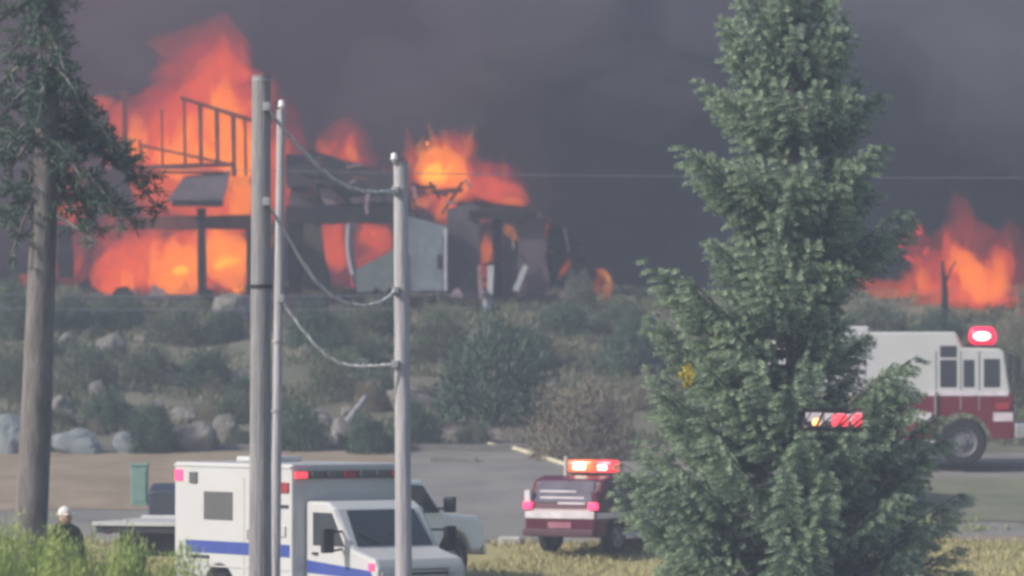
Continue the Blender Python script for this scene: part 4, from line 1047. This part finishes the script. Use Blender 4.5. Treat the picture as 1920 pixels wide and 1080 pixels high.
def make_engine(loc, rz):
    r = empty('fire_engine', loc, rz, 'white over red fire engine with a bright red roof beacon', 'fire engine')
    wr = .54
    up = [(-2.7, 1.66), (3.45, 1.66), (3.42, 1.75), (3.3, 2.60), (3.2, 2.68), (2.35, 2.70), (2.2, 3.06), (-2.7, 3.06)]
    MB().prism(up, -1.2, 1.2).build('upper_body', m_wpaint, r, bevel=.05)
    lo = [(-2.7, .62)] + arch(-1.2, wr, .68, .62) + arch(2.35, wr, .68, .62) + [(3.5, .62), (3.52, 1.2), (3.5, 1.655), (-2.7, 1.655)]
    MB().prism(lo, -1.205, 1.205).build('lower_body', m_redp, r, bevel=.02)
    MB().box(3.40, 3.46, -1.05, 1.05, 1.85, 2.62).build('windscreen', m_glass2, r, bevel=.01)
    fb = MB().box(3.525, 4.05, -1.18, 1.18, .62, .98).build('front_bumper', m_chrome, r, bevel=.05)
    MB().box(4.05, 4.08, -.5, -.2, .7, .9).build('lamp', L_RED2, fb)
    MB().box(3.524, 3.54, -.6, .6, 1.05, 1.5).build('grille', m_black, r)
    for s in (-1, 1):
        y = s * 1.205
        sx = lambda a, b: (min(y + s * a, y + s * b), max(y + s * a, y + s * b))
        for (x0, x1, z0, z1) in ((1.85, 2.22, 1.80, 2.42), (1.85, 2.22, 2.48, 2.74), (2.38, 2.62, 1.80, 2.42), (2.84, 3.2, 1.80, 2.44)):
            MB().box(x0, x1, *sx(-.02, .008), z0, z1).build('side_window', m_glass, r, bevel=.004)
        MB().box(-2.65, 3.4, *sx(0, .008), 1.60, 1.72).build('trim_band', m_refl, r)
        MB().box(-2.6, 1.65, *sx(0, .006), 1.02, 1.22).build('reflective_stripe', m_refl, r); MB().box(3.05, 3.5, *sx(0, .006), 1.02, 1.22).build('reflective_stripe', m_refl, r)
        for x in (1.74, 2.3, 2.72): MB().box(x, x + .025, *sx(0, .006), 1.28, 2.62).build('door_seam', mat('door_gap', (.25, .24, .25), .7), r)
        for x in (-2.6, -1.65, -.7): MB().box(x, x + .85, *sx(0, .01), 1.76, 2.7).build('roller_door', m_silver, r, bevel=.006)
        MB().box(1.72, 1.76, *sx(0, .06), 1.0, 1.7).build('grab_rail', m_chrome, r)
        MB().box(.9, 1.75, *sx(0, .1), .5, .6).build('cab_step', m_silver, r)
        w_ = wheel(r, 2.35, s * 1.0, wr, .36, s); wheel(r, -1.2, s * 1.0, wr, .36, s)
        mi = MB().tube([(3.35, s * 1.2, 2.6), (3.6, s * 1.4, 2.5)], .03, 6).build('mirror', m_black, r)
        MB().box(3.52, 3.66, min(s * 1.32, s * 1.54), max(s * 1.32, s * 1.54), 1.95, 2.5).build('housing', m_black, mi, bevel=.03)
        MB().box(3.52, 3.56, min(s * .72, s * 1.0), max(s * .72, s * 1.0), 1.2, 1.42).build('headlight', mat('headlamp_lens', (.55, .56, .58), .2), r, bevel=.01)
        MB().box(3.1, 3.42, *sx(0, .03), 1.28, 1.44).build('marker_lamp', m_fade, r, bevel=.006)
    lb = MB().box(2.42, 3.16, -1.12, 1.12, 2.705, 2.76).build('light_bar', m_black, r)
    for q in (-1, 1):
        ya, yb = sorted((q * 1.1, q * .45))
        MB().box(2.50, 3.12, ya, yb, 2.762, 3.18).build('lamp', L_CRI, lb, bevel=.19, seg=4, smooth=True)
        ya, yb = sorted((q * 1.105, q * 1.16))
        MB().prism([(2.80 + .19 * math.cos(t * math.pi / 9), 2.96 + .09 * math.sin(t * math.pi / 9)) for t in range(18)], ya, yb).build('lamp', L_HOT, lb)
    MB().box(2.48, 3.0, -.43, .43, 2.762, 2.95).build('lamp', m_fade, lb, bevel=.04)
    MB().box(-2.5, 1.9, -.95, .95, .45, .7).build('chassis', m_black, r)
    MB().box(-2.5, .2, -.8, .8, 3.065, 3.2).build('hose_bed', m_silver, r, bevel=.03)
    return r
ey = 105.0; ex = W(1806, 800, ey).x - 2.58
en = make_engine((ex, ey, gz(ex, ey) + .05), R(-7)); en.scale = (1.09, 1.09, 1.09)

# ------------------------------------------------------------------ utility box, hose, person, kerb stones
b = G(262, 948)
ub = empty('utility_box', b, 0, 'pale mint green utility box standing on the dirt shoulder', 'utility box')
m_mint = mat('mint_paint', (.19, .31, .27), .6, var=.1)
MB().box(-.19, .19, -.2, .2, 0, .92).build('cabinet', m_mint, ub, bevel=.02)
MB().box(-.21, .21, -.22, .22, .922, .99).build('lid', m_mint, ub, bevel=.02)
MB().box(-.15, .15, -.215, -.202, .1, .82).build('door', m_mint, ub, bevel=.004)
hp_ = [(898, 832), (930, 840), (965, 845), (1000, 855), (1040, 868), (1075, 880), (1120, 900)]
pts = [G(a, c) + Vector((0, 0, .05)) for a, c in hp_]
tag(MB().tube(pts, .055, 8).build('fire_hose', mat('canvas_hose', (.50, .47, .33), .8), smooth=True), 'pale yellowish fire hose lying beside the road under the dry bush', 'hose')
for (px, py, wd, lab) in ((850, 866, 90, 'flat pale concrete slab beside the road below the largest bush'), (955, 1020, 40, 'small pale concrete block on the verge beside the red car')):
    b = G(px, py); k = M(b.y)
    tag(MB().box(-wd * k / 2, wd * k / 2, -.35, .35, -.05, .14).build('concrete_slab', mat('kerb_concrete', (.2, .19, .18)) if wd > 60 else mat('pale_concrete', (.5, .49, .46)), bevel=.03, loc=b), lab, 'slab')

def make_person(px, py, Y):
    tp = W(px, py, Y); g = gz(tp.x, Y); h = tp.z - g; k = h / 1.72
    r = empty('person', (tp.x, Y, g), R(35), 'person in dark olive jacket with white cap standing behind the bushes', 'person')
    V = [(0, 0, .95), (0, 0, 1.12), (0, 0, 1.3), (0, .02, 1.44), (0, .0, 1.52), (0, -.03, 1.60), (0, -.02, 1.68)]
    Rr = [(.16, .12), (.15, .11), (.17, .11), (.12, .09), (.055, .055), (.078, .09), (.07, .085)]
    E = [(0, 1), (1, 2), (2, 3), (3, 4), (4, 5), (5, 6)]
    def chain(root, pts, rad):
        last = root
        for p_, q in zip(pts, rad):
            V.append(p_); Rr.append((q, q)); E.append((last, len(V) - 1)); last = len(V) - 1
        return last
    hands = []
    for s in (-1, 1):
        chain(0, [(s * .10, 0, .86), (s * .11, -.02, .50), (s * .12, .01, .10), (s * .12, -.1, .04), (s * .13, -.18, .03)], [.105, .07, .05, .045, .035])
        wr_ = chain(3, [(s * .15, .02, 1.42), (s * .21, .02, 1.36), (s * .27, .03, 1.10), (s * .24, -.12, .92)], [.085, .075, .052, .036])
        pal = chain(wr_, [(s * .235, -.16, .86)], [.034])
        hands.append((s, V[pal]))
    me = bpy.data.meshes.new('body'); me.from_pydata([(a * k, b_ * k, c * k) for a, b_, c in V], E, []); o = link('body', me, r)
    sk_ = o.modifiers.new('skin', 'SKIN'); sk_.use_smooth_shade = True
    for i, q in enumerate(Rr): me.skin_vertices[0].data[i].radius = (q[0] * k, q[1] * k); me.skin_vertices[0].data[i].use_root = (i == 0)
    o.modifiers.new('sub', 'SUBSURF').levels = 2; o.modifiers['sub'].render_levels = 2
    me.materials.append(mat('olive_clothes', (.05, .052, .038), .9))
    m_skin = mat('skin', (.42, .27, .20), .6)
    fc = MB()
    bm = bmesh.new(); bmesh.ops.create_uvsphere(bm, u_segments=16, v_segments=12, radius=1)
    for v in bm.verts: v.co = Vector((v.co.x * .078, v.co.y * .098, v.co.z * .115)) * k
    mh = bpy.data.meshes.new('head'); bm.to_mesh(mh); bm.free(); mh.materials.append(m_skin)
    for p_ in mh.polygons: p_.use_smooth = True
    hd = link('head', mh, r, (0, -.03 * k, 1.60 * k))
    MB().prism([(-.012, 0), (.012, 0), (.006, .045), (-.006, .045)], -.125 * k, -.085 * k).build('nose', m_skin, hd)
    for s in (-1, 1):
        MB().box(s * .03 - .012, s * .03 + .012, -.096 * k, -.086 * k, .015, .03).build('eye', m_dark, hd)
        MB().box(s * .078 - .012, s * .078 + .012, -.01, .03, -.03, .03).build('ear', m_skin, hd, bevel=.008)
    cp = MB().tube([(0, -.02, z * k) for z in (1.625, 1.66, 1.70, 1.735)], [q * k for q in (.092, .092, .076, .03)], 14); cp.box(-.075 * k, .075 * k, -.21 * k, -.10 * k, 1.625 * k, 1.64 * k)
    cp.build('cap', m_white, r)
    for s, pl in hands:
        hm = MB()
        for f_, ln in enumerate((.07, .085, .08, .06)):
            a = Vector((pl[0], pl[1], pl[2])) + Vector((s * .004, .03 - f_ * .02, -.02)); hm.tube([a * k, (a + Vector((0, -.01, -ln * .5))) * k, (a + Vector((-s * .015, -.02, -ln))) * k], [.011, .010, .007], 6)
        a = Vector(pl) + Vector((-s * .015, -.03, .02)); hm.tube([a * k, (a + Vector((-s * .02, -.03, -.02))) * k, (a + Vector((-s * .025, -.045, -.055))) * k], [.013, .011, .008], 6)
        hm.build('hand', m_skin, r, smooth=True)
make_person(121, 951, 68.0)
